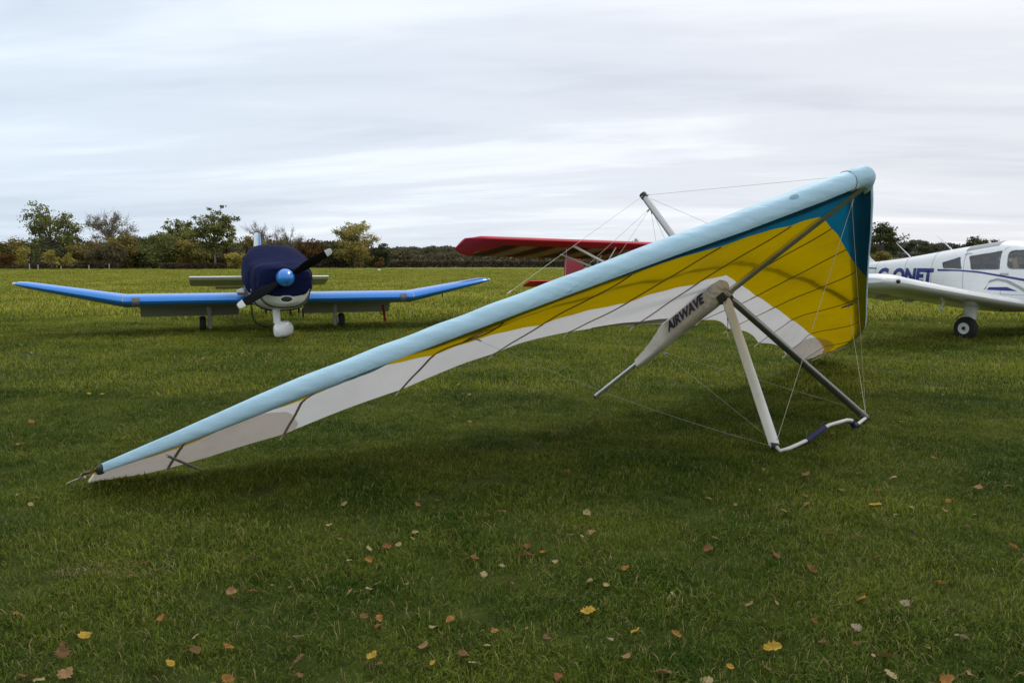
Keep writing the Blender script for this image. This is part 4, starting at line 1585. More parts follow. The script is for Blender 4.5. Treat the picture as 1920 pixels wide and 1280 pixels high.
# wings
LZ = 0.655
ROLL = 0.012
wing_pair(robin, [(0.40, 0, LZ, 1.70, .15, R(2.5)), (1.5, 0, LZ, 1.70, .15, R(2.5)), (2.66, 0, LZ, 1.70, .15, R(2.5)), (2.80, .01, LZ + .02, 1.66, .15, R(2.4)),
                  (3.5, .08, LZ + .155, 1.38, .14, R(2)), (4.25, .16, LZ + .30, 1.08, .12, R(1.5)), (4.40, .22, LZ + .325, .92, .09, R(1)), (4.45, .30, LZ + .33, .75, .04, R(1))], [M_BLUE, M_UNDER])
for sg in (-1, 1):
    mb = MB()
    # flap lowered below the trailing edge
    a = Vector((0, 1.40, LZ - 0.12))
    for_ = [Vector((0, 0, 0)), Vector((0, 0.05, 0.03)), Vector((0, 0.25, -0.25)), Vector((0, 0.23, -0.27))]
    mb.prism([Vector((sg * 0.66, 0, 0)) + a + p for p in for_], Vector((sg * 1.86, 0, 0)))
    mb.build('flap', M_UNDER, robin, smooth=False)
    mb = MB()
    mb.prism([Vector((sg * 2.74, 1.62, LZ - 0.045)), Vector((sg * 3.95, 1.30, LZ + .245)), Vector((sg * 3.95, 1.42, LZ + .215)), Vector((sg * 2.74, 1.78, LZ - .085))], Vector((0, 0, -0.02)))
    mb.build('aileron', M_UNDER, robin, smooth=False)
    mb = MB()
    mb.grid(lambda a, b: (sg * (2.42 + 0.13 * a), -0.004 + 0.0 * a - 0.006 + 0.05 * (2 * b - 1) ** 2, LZ - 0.075 + 0.15 * b), 2, 8)
    mb.build('landing_light', mat('light_cover', (0.17, 0.17, 0.18), 0.25, 0.4, 12), robin)
    mb = MB()
    mb.loft([[Vector((sg * (2.70 + d_), 1.70 * x_ * 1.002 - 0.003, LZ - 1.70 * x_ * 0.0436 + 1.703 * z_)) for x_, z_ in airfoil(12, .152)] for d_ in (-0.008, 0.008)])
    mb.build('joint_strip', M_STEEL, robin)
    mb = MB()
    mb.lathe((sg * 4.44, 0.36, LZ + .33), (sg, -0.15, 0), [(-0.02, .028), (0, .03), (.03, .022), (.045, .004)], 10)
    mb.build('navigation_light', M_WHITE, robin)
    # main gear
    mb = MB()
    mb.tube([(sg * 1.22, 0.92, LZ - 0.08), (sg * 1.225, 0.92, 0.35)], 0.06, 10)
    mb.tube([(sg * 1.225, 0.92, 0.36), (sg * 1.23, 0.92, 0.05)], [0.04, 0.035], 10)
    leg = mb.build('gear_leg', M_UNDER, robin)
    mb = MB()
    x = sg * 1.36
    mb.lathe((x - 0.06, 0.95, 0.15), (1, 0, 0), [(0, .06), (0.0, .12), (0.02, .145), (0.06, .155), (0.10, .145), (0.12, .12), (0.12, .06)], 20)
    wh = mb.build('wheel', M_TYRE, robin)
    mb = MB()
    mb.lathe((x - 0.063, 0.95, 0.15), (1, 0, 0), [(0, .03), (0, .075), (0.126, .075), (0.126, .03)], 14)
    mb.build('rim', M_STEEL, wh)
mb = MB()
mb.lathe((-0.62, -0.05, 0.80), (0, 0, 1), [(-0.06, .10), (0, .13), (0.05, .11), (0.08, .03)], 12)
mb.build('wing_root_fairing', M_STEEL, robin)
mb = MB()
mb.tube([(3.45, 0.55, LZ + .07), (3.45, 0.5, LZ - .02)], 0.012, 6)
mb.build('tie_down_ring', M_BLACK, robin)
# nose leg and spat
mb = MB()
mb.tube([(-0.12, -1.18, 0.60), (-0.115, -1.19, 0.28)], [0.07, 0.062], 12)
mb.build('nose_leg', M_WHITE, robin)
mb = MB()
secs = []
sp_r = Matrix.Rotation(R(-24), 3, 'Z')
for y, hw, zb, zt in ((-0.34, .02, .12, .20), (-0.30, .075, .06, .265), (-0.2, .115, .04, .31), (-0.05, .13, .035, .325), (0.12, .125, .035, .315), (0.28, .09, .05, .26), (0.42, .045, .09, .2), (0.5, .01, .13, .16)):
    secs.append([sp_r @ p + Vector((-0.01, -1.22, 0)) for p in superellipse(hw, zb, zt, y, 22, 2.7)])
mb.loft(secs)
spat = mb.build('wheel_spat', M_WHITE, robin)
mb = MB()
mb.lathe(sp_r @ Vector((-0.055, -0.05, 0.13)) + Vector((-0.01, -1.22, 0)), sp_r @ Vector((1, 0, 0)), [(0, .05), (0, .11), (.03, .13), (.08, .13), (.11, .11), (.11, .05)], 18)
mb.build('tyre', M_TYRE, spat)
# tail
mb = MB()
secs = []
tail_y = 4.55
for x, ch, th in ((-1.64, .66, .05), (-1.60, .80, .09), (-0.8, .84, .11), (0, .86, .115), (0.8, .84, .11), (1.60, .80, .09), (1.64, .66, .05)):
    secs.append([Vector((x, tail_y + xx * ch * math.cos(R(17)), 1.0 - xx * ch * math.sin(R(17)) + zz * ch * 1.1)) for xx, zz in airfoil(8, .11)])
mb.loft(secs, 0, True, lambda i, j: 1 if j >= 10 else 0)
st = mb.build('stabilator', [M_WHITE, M_UNDER], robin)
mb = MB()
mb.prism([(-1.05, tail_y + .80, .745), (1.05, tail_y + .80, .745), (1.05, tail_y + .94, .69), (-1.05, tail_y + .94, .69)], (0, 0, -0.012))
mb.build('trim_tab', M_UNDER, st, smooth=False)
mb = MB()
secs = []
for z, y0, ch in ((0.95, 4.0, 1.1), (1.3, 4.25, .95), (1.7, 4.5, .72), (2.0, 4.66, .55), (2.06, 4.72, .42)):
    secs.append([Vector((zz * ch, y0 + xx * ch, z)) for xx, zz in airfoil(8, .10)])
mb.loft(secs)
fin = mb.build('fin', M_BLUE, robin)
mb = MB()
rot = Matrix.Rotation(R(14), 3, 'Z')
secs = []
for z, y0, ch in ((1.0, 5.1, .46), (1.4, 5.14, .44), (1.8, 5.18, .38), (2.06, 5.2, .32), (2.10, 5.22, .22)):
    secs.append([rot @ Vector((zz * ch, xx * ch, 0)) + Vector((0, y0, z)) for xx, zz in airfoil(6, .11)])
mb.loft(secs)
mb.build('rudder', M_WHITE, robin)

# red warning ribbon under the flap
rb = robin.matrix_basis
mb = MB()
c0 = rb @ Vector((2.36, 1.5, LZ - 0.14))
mb.tube([c0, c0 + Vector((0.01, 0, -.14)), c0 + Vector((0.03, -.01, -.3)), c0 + Vector((0.055, 0, -.46))], [0.012, .03, .034, .03], 6, ell=(0.15, 1), up=(0, 1, 0))
tag(mb.build('warning_ribbon', M_ORANGE_RIB), 'red ribbon hanging under the right blue wing', 'ribbon')

# ------------------------------------------------------------------ red high wing microlight
micro = thing('red_microlight', 'red high wing microlight with struts, half hidden behind the glider', 'microlight', (3.9, 19.6, 0), R(21))


def mw_pt(q, x, sg, low=False):
    """q 0..1 root to tip, x chordwise 0..1"""
    qq = q
    tipf = 1.0
    y0 = 0.0
    ch = 1.55
    if qq > 0.93:
        t = (qq - 0.93) / 0.07
        y0 = 0.45 * t ** 2
        ch = 1.55 - 0.45 * t ** 2 - 0.15 * t
    tc = 0.13 * (1 if qq < 0.95 else 1 - 0.55 * ((qq - 0.95) / 0.05))
    u = 5 * tc * (0.2969 * math.sqrt(x) - 0.126 * x - 0.3516 * x * x + 0.2843 * x ** 3 - 0.1036 * x ** 4)
    z = u * (-0.5 if low else 1.25)
    inc = R(14)
    yy, zz = ch * (x * math.cos(inc) + z * math.sin(inc)), ch * (z * math.cos(inc) - x * math.sin(inc))
    return Vector((sg * 5.12 * qq, y0 + yy, 1.77 + 0.12 * qq + zz))


M_STR_D = mat('dark_fabric', (0.02, 0.015, 0.016), 0.7, 0.2, 3, trans=0.1)
M_STR_P = mat('pale_green_fabric', (0.50, 0.54, 0.38), 0.7, 0.15, 3, trans=0.45)
for sg in (-1, 1):
    mb = MB()
    mb.grid(lambda a, b: mw_pt(a, (1 - b) ** 2, sg, False), 40, 10)
    mb.grid(lambda a, b: mw_pt(a, b ** 2, sg, True), 40, 10)
    mb.grid(lambda a, b: mw_pt(1, a ** 2, sg, False).lerp(mw_pt(1, a ** 2, sg, True), b), 10, 2)
    wing = mb.build('wing', M_RED, micro)
    mb = MB()
    mb.grid(lambda a, b: mw_pt(0.905 + 0.02 * a, 0.55 + 0.12 * b + 0.1 * a, sg, True) + Vector((0, 0, -0.006)), 2, 2)
    mb.build('patch', M_STR_P, wing)
    # slanting coloured panels of the undersurface
    for k in range(9):
        q0 = 0.10 + k * 0.088
        mb = MB()
        drift = 0.09

        def fn(a, b, q0=q0, sg=sg, drift=drift):
            x = 0.22 + 0.74 * b
            q = q0 + 0.07 * a + drift * (0.5 - b) * -1
            return mw_pt(min(q, .92), x, sg, True) + Vector((0, 0, -0.006))
        mb.grid(fn, 3, 8)
        mb.build('underside_panel', M_STR_P if k % 2 else M_STR_D, wing)
    # lift struts and jury struts
    for yy in (0.22, 1.0):
        mb = MB()
        a = mw_pt(0.5, yy / 1.55, sg, True)
        b = Vector((sg * 0.35, 0.3 + yy * 0.55, 0.75))
        mb.tube([a, b], 0.032 if yy < 0.5 else 0.026, 8)
        mb.build('lift_strut', M_WHITE, micro)
        m = a.lerp(b, 0.42)
        mb = MB()
        mb.tube([m, mw_pt(0.28, yy / 1.55, sg, True)], 0.016, 6)
        mb.build('jury_strut', M_WHITE, micro)
    mb = MB()
    a = mw_pt(0.52, 0.25, sg, True)
    mb.tube([a, (sg * 2.7, 0.4, 0.0)], 0.009, 5)
    mb.build('tie_down_rope', M_STEEL, micro)
# cabin pod, boom, tail, wheels
mb = MB()
secs = []
for y, hw, zb, zt in ((-1.3, .10, .55, .75), (-1.0, .32, .42, 1.0), (-.4, .42, .36, 1.35), (.3, .44, .36, 1.62), (1.0, .40, .42, 1.58), (1.8, .24, .6, 1.25), (3.2, .12, .72, 1.0), (5.3, .06, .72, .86)):
    secs.append(superellipse(hw, zb, zt, y, 20, 2.6))
mb.loft(secs)
mb.build('fuselage', M_RED, micro)
mb = MB()
secs = []
for z, y0, ch in ((0.62, 4.45, 1.5), (1.0, 4.5, 1.5), (1.3, 4.65, 1.36), (1.46, 4.85, 1.05), (1.50, 5.05, .6)):
    secs.append([Vector((-0.12 + zz * ch, y0 + xx * ch, z)) for xx, zz in airfoil(8, .06)])
mb.loft(secs)
mb.build('fin', M_REDDK, micro)
mb = MB()
secs = []
for x, ch in ((-1.85, .45), (-1.75, .85), (-0.7, .98), (0, 1.0), (0.7, .98), (1.75, .85), (1.85, .45)):
    secs.append([Vector((x, 4.6 + xx * ch, 0.80 - xx * ch * 0.22 + zz * ch)) for xx, zz in airfoil(8, .10)])
mb.loft(secs)
mb.build('tailplane', M_RED, micro)
for x, y, r in ((-0.8, .3, .2), (0.8, .3, .2), (0, 5.0, .1)):
    mb = MB()
    mb.lathe((x - .05, y, r), (1, 0, 0), [(0, r * .4), (0, r * .85), (.03, r), (.07, r), (.1, r * .85), (.1, r * .4)], 18)
    mb.build('wheel', M_TYRE, micro)
    if r > .15:
        mb = MB()
        mb.tube([(x * .4, y, .5), (x, y, r)], 0.03, 8)
        mb.build('gear_leg', M_STEEL, micro)
mb = MB()
mb.lathe((0, -1.28, .66), (0, -1, 0), [(0, .09), (.08, .08), (.15, .02)], 14)
mb.build('spinner', M_BLACK, micro)

# ------------------------------------------------------------------ white low wing aeroplane on the right
HEAD = R(58)
piper = thing('white_aeroplane', 'white low wing aeroplane with blue lettering and stripe, right of the glider', 'aeroplane', (9.44, 15.0, 0), -HEAD)
# local x forward, y left
secs = []
ST = [(2.35, .14, .86, 1.12, 2.2), (2.1, .40, .62, 1.27, 2.6), (1.3, .52, .52, 1.36, 3), (0.85, .56, .48, 1.40, 3.2), (0.45, .575, .46, 1.64, 3.2), (0.2, .58, .45, 1.75, 3.1), (-0.15, .58, .45, 1.77, 3.0),
      (-0.5, .575, .47, 1.715, 2.9), (-0.9, .545, .52, 1.66, 2.8), (-1.3, .48, .58, 1.595, 2.7), (-1.8, .39, .66, 1.51, 2.6), (-2.3, .30, .74, 1.43, 2.5), (-2.9, .22, .82, 1.365, 2.5), (-3.5, .15, .89, 1.31, 2.4), (-4.3, .05, .97, 1.25, 2.2)]


def fus_half(x, z):
    xs = [s[0] for s in ST][::-1]
    hw, zb, zt, p = (float(np.interp(x, xs, [s[k] for s in ST][::-1])) for k in (1, 2, 3, 4))
    t = abs((z - (zb + zt) / 2) / ((zt - zb) / 2))
    return hw * max(0.0, 1 - min(1, t) ** p) ** (1 / p)


dense = []
for x in np.concatenate([np.linspace(2.35, 0.9, 10), np.linspace(0.85, -1.4, 24), np.linspace(-1.55, -4.3, 14)]):
    xs = [s[0] for s in ST][::-1]
    hw, zb, zt, p = (float(np.interp(x, xs, [s[k] for s in ST][::-1])) for k in (1, 2, 3, 4))
    dense.append(superellipse(hw, zb, zt, x, 48, p, axis='x'))
fm = MB().loft(dense)
fus = fm.build('fuselage', M_WHITE, piper)
sol = fus.modifiers.new('skin', 'SOLIDIFY')
sol.thickness = 0.02
sol.offset = -1


def rounded(pts, r=0.05, n=4):
    out = []
    P = [Vector((p[0], p[1])) for p in pts]
    for i, p in enumerate(P):
        a, b = P[i - 1], P[(i + 1) % len(P)]
        d1 = (a - p).normalized() * min(r, (a - p).length * .45)
        d2 = (b - p).normalized() * min(r, (b - p).length * .45)
        for k in range(n + 1):
            t = k / n
            out.append((p + d1) * (1 - t) ** 2 + p * 2 * t * (1 - t) + (p + d2) * t ** 2)
    return out


WINDOWS = [([(-1.16, 1.355), (-0.80, 1.465), (-0.735, 1.235), (-1.12, 1.245)], .02),
           ([(-0.625, 1.475), (-0.03, 1.575), (-0.03, 1.235), (-0.545, 1.225)], .03),
           ([(0.085, 1.575), (0.50, 1.60), (0.62, 1.34), (0.60, 1.245), (0.10, 1.245)], .09)]
cut = MB()
outl = []
for pts_, r in WINDOWS:
    o2 = rounded(pts_, r)
    outl.append(o2)
    cut.prism([(p.x, -1.0, p.y) for p in o2], (0, 2.0, 0))
# windscreen opening, cut down from the front
cutter = cut.build('window_cutter', M_WHITE, None, smooth=False)
cutter.matrix_basis = piper.matrix_basis.copy()
bo = fus.modifiers.new('windows', 'BOOLEAN')
bo.operation = 'DIFFERENCE'
bo.solver = 'EXACT'
bo.object = cutter
bpy.context.view_layer.update()
dg = bpy.context.evaluated_depsgraph_get()
me2 = bpy.data.meshes.new_from_object(fus.evaluated_get(dg))
fus.modifiers.clear()
fus.data = me2
bpy.data.objects.remove(cutter)
try:
    me2.set_sharp_from_angle(angle=R(35))
except Exception:
    pass
GLASS = glass_mat('cabin_glazing', (0.90, 0.92, 0.92), 0.09)
M_TRIM = mat('window_trim', (0.30, 0.30, 0.30), 0.5, 0.1)
for sg in (-1, 1):
    for o2 in outl:
        mb = MB()
        P = [Vector((p.x, sg * (fus_half(p.x, p.y) - 0.012), p.y)) for p in o2]
        c = sum(P, Vector()) / len(P)
        mb.add([c] + P, [(0, 1 + k, 1 + (k + 1) % len(P)) for k in range(len(P))])
        w_ = mb.build('window', GLASS, piper)
        mb = MB()
        mb.tube([Vector((p.x, sg * (fus_half(p.x, p.y) - 0.002), p.y)) for p in o2 + [o2[0]]], 0.008, 5)
        mb.build('window_trim', M_TRIM, w_)
# cabin inside: seats, far lining
M_SEATT = mat('tan_seat', (0.45, 0.32, 0.22), 0.8, 0.1)
M_SEATB = mat('blue_seat', (0.04, 0.05, 0.13), 0.8, 0.15)
M_LINE_IN = mat('cabin_lining', (0.42, 0.40, 0.38), 0.8, 0.1)
for x, y in ((0.25, -0.26), (0.25, 0.26), (-0.62, -0.26), (-0.62, 0.26)):
    mb = MB()
    mb.loft([superellipse(.2, x_ - .055, x_ + .055, z, 16, 3) for x_, z in ()] or
            [[Vector((x + dx + tx, y + ty, z)) for tx, ty in ((-.05, -.19), (.05, -.2), (.06, 0), (.05, .2), (-.05, .19), (-.07, 0))] for dx, z in ((0.0, .85), (-.03, 1.1), (-.08, 1.36), (-.10, 1.44))])
    s = mb.build('seat_back', M_SEATT, piper)
    mb = MB()
    mb.loft([[Vector((x + dx + tx, y + ty, z)) for tx, ty in ((.045, -.17), (.075, -.15), (.08, 0), (.075, .15), (.045, .17), (.03, 0))] for dx, z in ((0.0, .9), (-.03, 1.1), (-.075, 1.33))])
    mb.build('seat_panel', M_SEATB, s)
mb = MB()
mb.box((-0.3, 0, 0.78), (1.9, 0.95, 0.04))
mb.build('cabin_floor', M_SEATB, piper)
# canopy roof panel (grey skylight strip)
mb = MB()
mb.grid(lambda a, b: Vector((-0.74 + 0.60 * a, -(0.12 + 0.30 * b), 0)), 8, 6)
for i, v in enumerate(mb.v):
    x, y, _ = v
    xs = [s[0] for s in ST][::-1]
    hw, zb, zt, p = (float(np.interp(x, xs, [s[k] for s in ST][::-1])) for k in (1, 2, 3, 4))
    z = (zb + zt) / 2 + (zt - zb) / 2 * (1 - abs(y / hw) ** p) ** (1 / p)
    mb.v[i] = (x, y, z + 0.005)
mb.build('roof_panel', mat('grey_panel', (0.27, 0.28, 0.30), 0.4, 0.05), piper)


def decal(poly, name, material, off=0.004, n=14, parent=None):
    """flat paint on the right side: strip between two polylines (x,z)"""
    lo, hi = poly
    mb = MB()

    def fn(a, b):
        def ip(pl):
            t = a * (len(pl) - 1)
            i = min(int(t), len(pl) - 2)
            f = t - i
            return pl[i][0] * (1 - f) + pl[i + 1][0] * f, pl[i][1] * (1 - f) + pl[i + 1][1] * f
        (x0, z0), (x1, z1) = ip(lo), ip(hi)
        x, z = x0 + (x1 - x0) * b, z0 + (z1 - z0) * b
        return Vector((x, -(fus_half(x, z) + off), z))
    mb.grid(fn, n, 4)
    return mb.build(name, material, piper)


decal(([(-1.24, 1.19), (-0.8, 1.195), (-0.4, 1.165), (0.0, 1.10), (0.5, 1.01), (1.2, .86)], [(-1.25, 1.23), (-0.8, 1.222), (-0.4, 1.195), (0.0, 1.135), (0.5, 1.055), (1.2, .92)]), 'stripe', M_DARKBLUE, n=24)
decal(([(-3.4, 1.20), (-3.0, 1.225), (-2.72, 1.215)], [(-3.4, 1.23), (-3.0, 1.25), (-2.72, 1.24)]), 'stripe', M_DARKBLUE, n=8)
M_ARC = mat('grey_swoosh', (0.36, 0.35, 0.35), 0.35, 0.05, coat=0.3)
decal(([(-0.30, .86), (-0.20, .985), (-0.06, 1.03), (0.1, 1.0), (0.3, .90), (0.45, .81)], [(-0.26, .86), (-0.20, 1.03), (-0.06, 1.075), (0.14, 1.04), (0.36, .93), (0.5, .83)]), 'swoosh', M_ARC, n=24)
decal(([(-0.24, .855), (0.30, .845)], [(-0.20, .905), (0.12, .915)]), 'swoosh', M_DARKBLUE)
M_JOINT = mat('skin_joint', (0.38, 0.38, 0.37), 0.5, 0.1)
for xj in (1.28, 0.72, -0.70, -1.38, -2.02, -2.75):
    mb = MB()
    xs = [q[0] for q in ST][::-1]
    hw, zb, zt, p_ = (float(np.interp(xj, xs, [q[k] for q in ST][::-1])) for k in (1, 2, 3, 4))
    mb.tube([(v.x, v.y * 1.003, (v.z - 1.1) * 1.002 + 1.1) for v in superellipse(hw, zb, zt, xj, 48, p_, axis='x')] , 0.0045, 4)
    mb.build('skin_joint', M_JOINT, piper)
mb = MB()
mb.tube([Vector((p.x, -(fus_half(p.x, p.y) + 0.001), p.y)) for p in rounded([(0.0, .78), (0.0, 1.64), (0.62, 1.62), (0.80, 1.25), (0.80, .78), (0.0, .78)], .06)], 0.005, 4)
mb.build('door_outline', M_JOINT, piper)
mb = MB()
for k in range(46):
    x_ = -2.9 + k * 0.075
    for z_ in (1.01, ):
        mb.box((x_, -(fus_half(x_, z_) + .001), z_), (.008, .004, .008))
rv_ = mb.build('rivet', M_JOINT, piper, smooth=False)
rv_['kind'] = 'stuff'
tm = text_mesh('G-ONET', 0.24, 0.014)
x0, x1 = min(v.co.x for v in tm.vertices), max(v.co.x for v in tm.vertices)
bm = bmesh.new()
bm.from_mesh(tm)
bmesh.ops.triangulate(bm, faces=bm.faces)
for _ in range(2):
    bmesh.ops.subdivide_edges(bm, edges=[e for e in bm.edges if e.calc_length() > 0.03], cuts=1)
    bmesh.ops.triangulate(bm, faces=bm.faces)
bm.to_mesh(tm)
bm.free()


def gonet(x, y):
    xx = -2.68 + (x - x0) / (x1 - x0) * 1.34
    zz = 0.955 + y * 1.62
    return Vector((xx + 0.12 * y, -(fus_half(xx, zz) + 0.008), zz))


place_text(tm, gonet, 'lettering', M_DARKBLUE, piper)
# fin with dorsal fillet, rudder, stabilator
mb = MB()
secs = []
for z, x0_, ch, th in ((1.20, -2.75, 1.75, .06), (1.36, -2.90, 1.55, .07), (1.45, -3.02, 1.40, .07), (1.62, -3.15, 1.22, .08), (1.9, -3.35, .98, .08), (2.18, -3.55, .74, .07), (2.21, -3.62, .6, .04)):
    secs.append([Vector((x0_ - xx * ch, zz * ch, z)) for xx, zz in airfoil(8, th)])
mb.loft(secs)
mb.build('fin', M_WHITE, piper)
mb = MB()
secs = []
for y, ch in ((-1.95, .6), (-1.9, .74), (0, .76), (1.9, .74), (1.95, .6)):
    secs.append([Vector((-3.85 - xx * ch, y, 1.08 + zz * ch)) for xx, zz in airfoil(8, .10)])
mb.loft(secs)
mb.build('stabilator', M_WHITE, piper)
# wings
DI = math.tan(R(6.6))
for sg in (-1, 1):
    mb = MB()
    secs = []
    for q, lx, ch, tc, inc, dz in ((0.50, .62, 1.62, .15, 2.5, 0), (1.5, .60, 1.60, .15, 2.3, 0), (3.0, .60, 1.60, .15, 1.6, 0), (4.15, .60, 1.60, .16, 1.0, .005), (4.38, .59, 1.58, .17, 1.0, .012), (4.52, .55, 1.48, .165, 1.0, .016),
                                   (4.62, .47, 1.30, .13, 1.0, .02), (4.67, .36, 1.02, .08, 1.0, .025)):
        i = R(inc)
        zz0 = 0.635 + (q - 0.94) * DI + dz
        secs.append([Vector((lx - ch * (x * math.cos(i) + z * math.sin(i)), sg * q, zz0 + ch * (z * math.cos(i) - x * math.sin(i)))) for x, z in airfoil(16, tc)])
    mb.loft(secs)
    wg = mb.build('wing', M_WHITE, piper)
    mb = MB()
    zt = 0.635 + (4.55 - 0.94) * DI
    mb.lathe((0.50, sg * 4.53, zt + 0.03), (0.5, sg * 0.85, 0), [(0, .035), (0.03, .034), (.055, .024), (.066, .004)], 12)
    mb.build('navigation_light', M_BLACK, wg)
    # aileron hinge line and flap slot below the trailing edge
    mb = MB()
    i = R(6)
    mb.prism([(-0.72, sg * 2.4, .635 + 1.46 * DI - .075), (-0.72, sg * 4.3, .635 + 3.36 * DI - .05), (-1.06, sg * 4.3, .635 + 3.36 * DI - .10), (-1.06, sg * 2.4, .635 + 1.46 * DI - .125)], (0, 0, -0.02))
    mb.build('aileron', M_WHITE, wg, smooth=False)
    for q in (2.2, 3.0, 3.9):
        mb = MB()
        zz = .635 + (q - .94) * DI
        mb.prism([(-0.55, sg * q, zz - .07), (-0.86, sg * q, zz - .085), (-0.86, sg * q, zz - .13), (-0.70, sg * q, zz - .13)], (0, sg * 0.02, 0))
        mb.build('hinge', M_UNDER, wg, smooth=False)
    # main gear
    y = sg * 1.52
    zw = 0.635 + (1.52 - .94) * DI
    mb = MB()
    mb.loft([superellipse(.115, -.15, .14, zw - .02, 16, 2.5), superellipse(.10, -.12, .11, .52, 16, 2.5), superellipse(.085, -.09, .09, .36, 16, 2.5)])
    mb.v = [(v[2], v[0] + y, v[1]) if False else (v[2] * 1.0, v[0] + y, v[1]) for v in mb.v]
    leg = mb.build('gear_leg', M_WHITE, piper)
    mb = MB()
    mb.tube([(0, y, .38), (0.0, y, .2)], .03, 10)
    mb.tube([(0, y, .2), (0.0, y + sg * .13, .2)], .022, 8)
    mb.build('oleo', M_STEEL, leg)
    mb = MB()
    mb.lathe((0, y + sg * .13 - .075, .205), (0, 1, 0), [(0, .10), (0, .165), (.02, .19), (.05, .205), (.10, .205), (.13, .19), (.15, .165), (.15, .10)], 28, 0, False)
    wh = mb.build('wheel', M_TYRE, piper)
    mb = MB()
    mb.lathe((0, y + sg * .13 - .079, .205), (0, 1, 0), [(0.02, .02), (0.0, .045), (0, .05), (.012, .06), (.012, .085), (0, .092), (0, .10), (.158, .10), (.158, .092), (.146, .085), (.146, .06), (.158, .05), (.158, .045), (.14, .02)], 24)
    mb.build('rim', mat('wheel_paint', (0.8, 0.8, 0.78), 0.5, 0.1), wh)
    mb = MB()
    mb.lathe((0, y + sg * .13 - .082, .205), (0, 1, 0), [(0, .015), (0, .032), (.164, .032), (.164, .015)], 12)
    mb.build('hub', M_BLACK, wh)
    mb = MB()
    mb.tube([(-.1, y + sg * .02, .46), (-.19, y + sg * .04, .40), (-.22, y + sg * .08, .34)], .009, 6)
    mb.build('brake_hose', M_BLACK, leg)
# pitot mast, tie ring
mb = MB()
zz = .635 + (2.55 - .94) * DI
mb.tube([(0.1, -2.55, zz - .1), (0.04, -2.55, zz - .25)], .022, 8)
mb.tube([(0.04, -2.55, zz - .245), (0.09, -2.55, zz - .265)], .018, 8)
mb.build('pitot_mast', M_WHITE, piper)
mb = MB()
mb.tube([(0.25, -1.0, .56), (0.25, -1.0, .50)], .02, 6)
mb.build('drain_cock', M_BLACK, piper)
for (xb, zb_), (xt, zt_) in (((-2.11, 1.455), (-2.45, 1.77)), ((-1.25, 1.60), (-1.58, 1.90))):
    mb = MB()
    mb.tube([(xb, 0, zb_ - .02), (xb - .02, 0, zb_ + .03), (xt, 0, zt_)], [.022, .014, .004], 8)
    mb.build('whip_aerial', M_WHITE, piper)
mb = MB()
mb.tube([Vector((x, -(fus_half(x, z) + .004 + .016 * k), z)) for x, z, k in ((-.72, 1.505, 0), (-.69, 1.525, 1), (-.62, 1.54, 1), (-.58, 1.535, 0))], .008, 6)
mb.build('air_scoop', M_STEEL, piper)
mb = MB()
zx = fus_half(0.08, 1.14)
mb.box((0.06, -(zx + .008), 1.15), (.14, .016, .03))
mb.build('door_handle', M_STEEL, piper)
# propeller and nose wheel (mostly beyond the frame)
mb = MB()
mb.lathe((2.33, 0, 1.0), (1, 0, 0), [(0, .15), (.1, .14), (.22, .08), (.28, .01)], 18)
mb.build('spinner', M_WHITE, piper)
for sg in (-1, 1):
    mb = MB()
    mb.loft([[Vector((2.42 + .012 * math.cos(q), math.sin(q) * c_, 1.0 + sg * r_)) for q in (2 * math.pi * k / 10 for k in range(10))] for r_, c_ in ((.1, .05), (.5, .075), (.88, .05), (.93, .02))])
    mb.build('propeller_blade', M_BLACK, piper)
mb = MB()
mb.tube([(1.75, 0, .6), (1.8, 0, .2)], .04, 10)
mb.build('nose_leg', M_STEEL, piper)
mb = MB()
mb.lathe((1.8, -.06, .17), (0, 1, 0), [(0, .08), (0, .14), (.03, .17), (.09, .17), (.12, .14), (.12, .08)], 20)
mb.build('nose_wheel', M_TYRE, piper)

# something wrapped in navy sheeting well behind the white fuselage
p = at_depth(1764, 488, 46)
tp = thing('tarpaulin_stack', 'navy sheeted shape standing behind the white fuselage', 'covered load', (p.x, 46, 0), R(8))
mb = MB()
mb.loft([[Vector((x, y, z)) for y, z in ((-.9, 0), (-.9, h * .8), (-.7, h), (.7, h), (.9, h * .8), (.9, 0))] for x, h in ((-1.6, 1.45), (-1.2, 1.62), (0, 1.86), (.75, 2.04), (.85, 1.9))])
mb.build('sheet', M_COVER, tp)
mb = MB()
for x in (-1.2, -.2, .7):
    mb.box((x, 0, .05), (.12, 1.9, .12))
mb.build('bearer', M_POST, tp, smooth=False)

# ------------------------------------------------------------------ fallen leaves
LEAFC = {
    'y': ('yellow', (0.50, 0.32, 0.045)), 'p': ('straw coloured', (0.42, 0.33, 0.16)), 't': ('tan', (0.34, 0.205, 0.09)),
    'b': ('brown', (0.19, 0.11, 0.045)), 'o': ('orange brown', (0.38, 0.18, 0.045)), 'r': ('reddish brown', (0.25, 0.105, 0.042)),
    'g': ('greyish beige', (0.37, 0.285, 0.20)), 'k': ('dark brown', (0.07, 0.04, 0.022))}


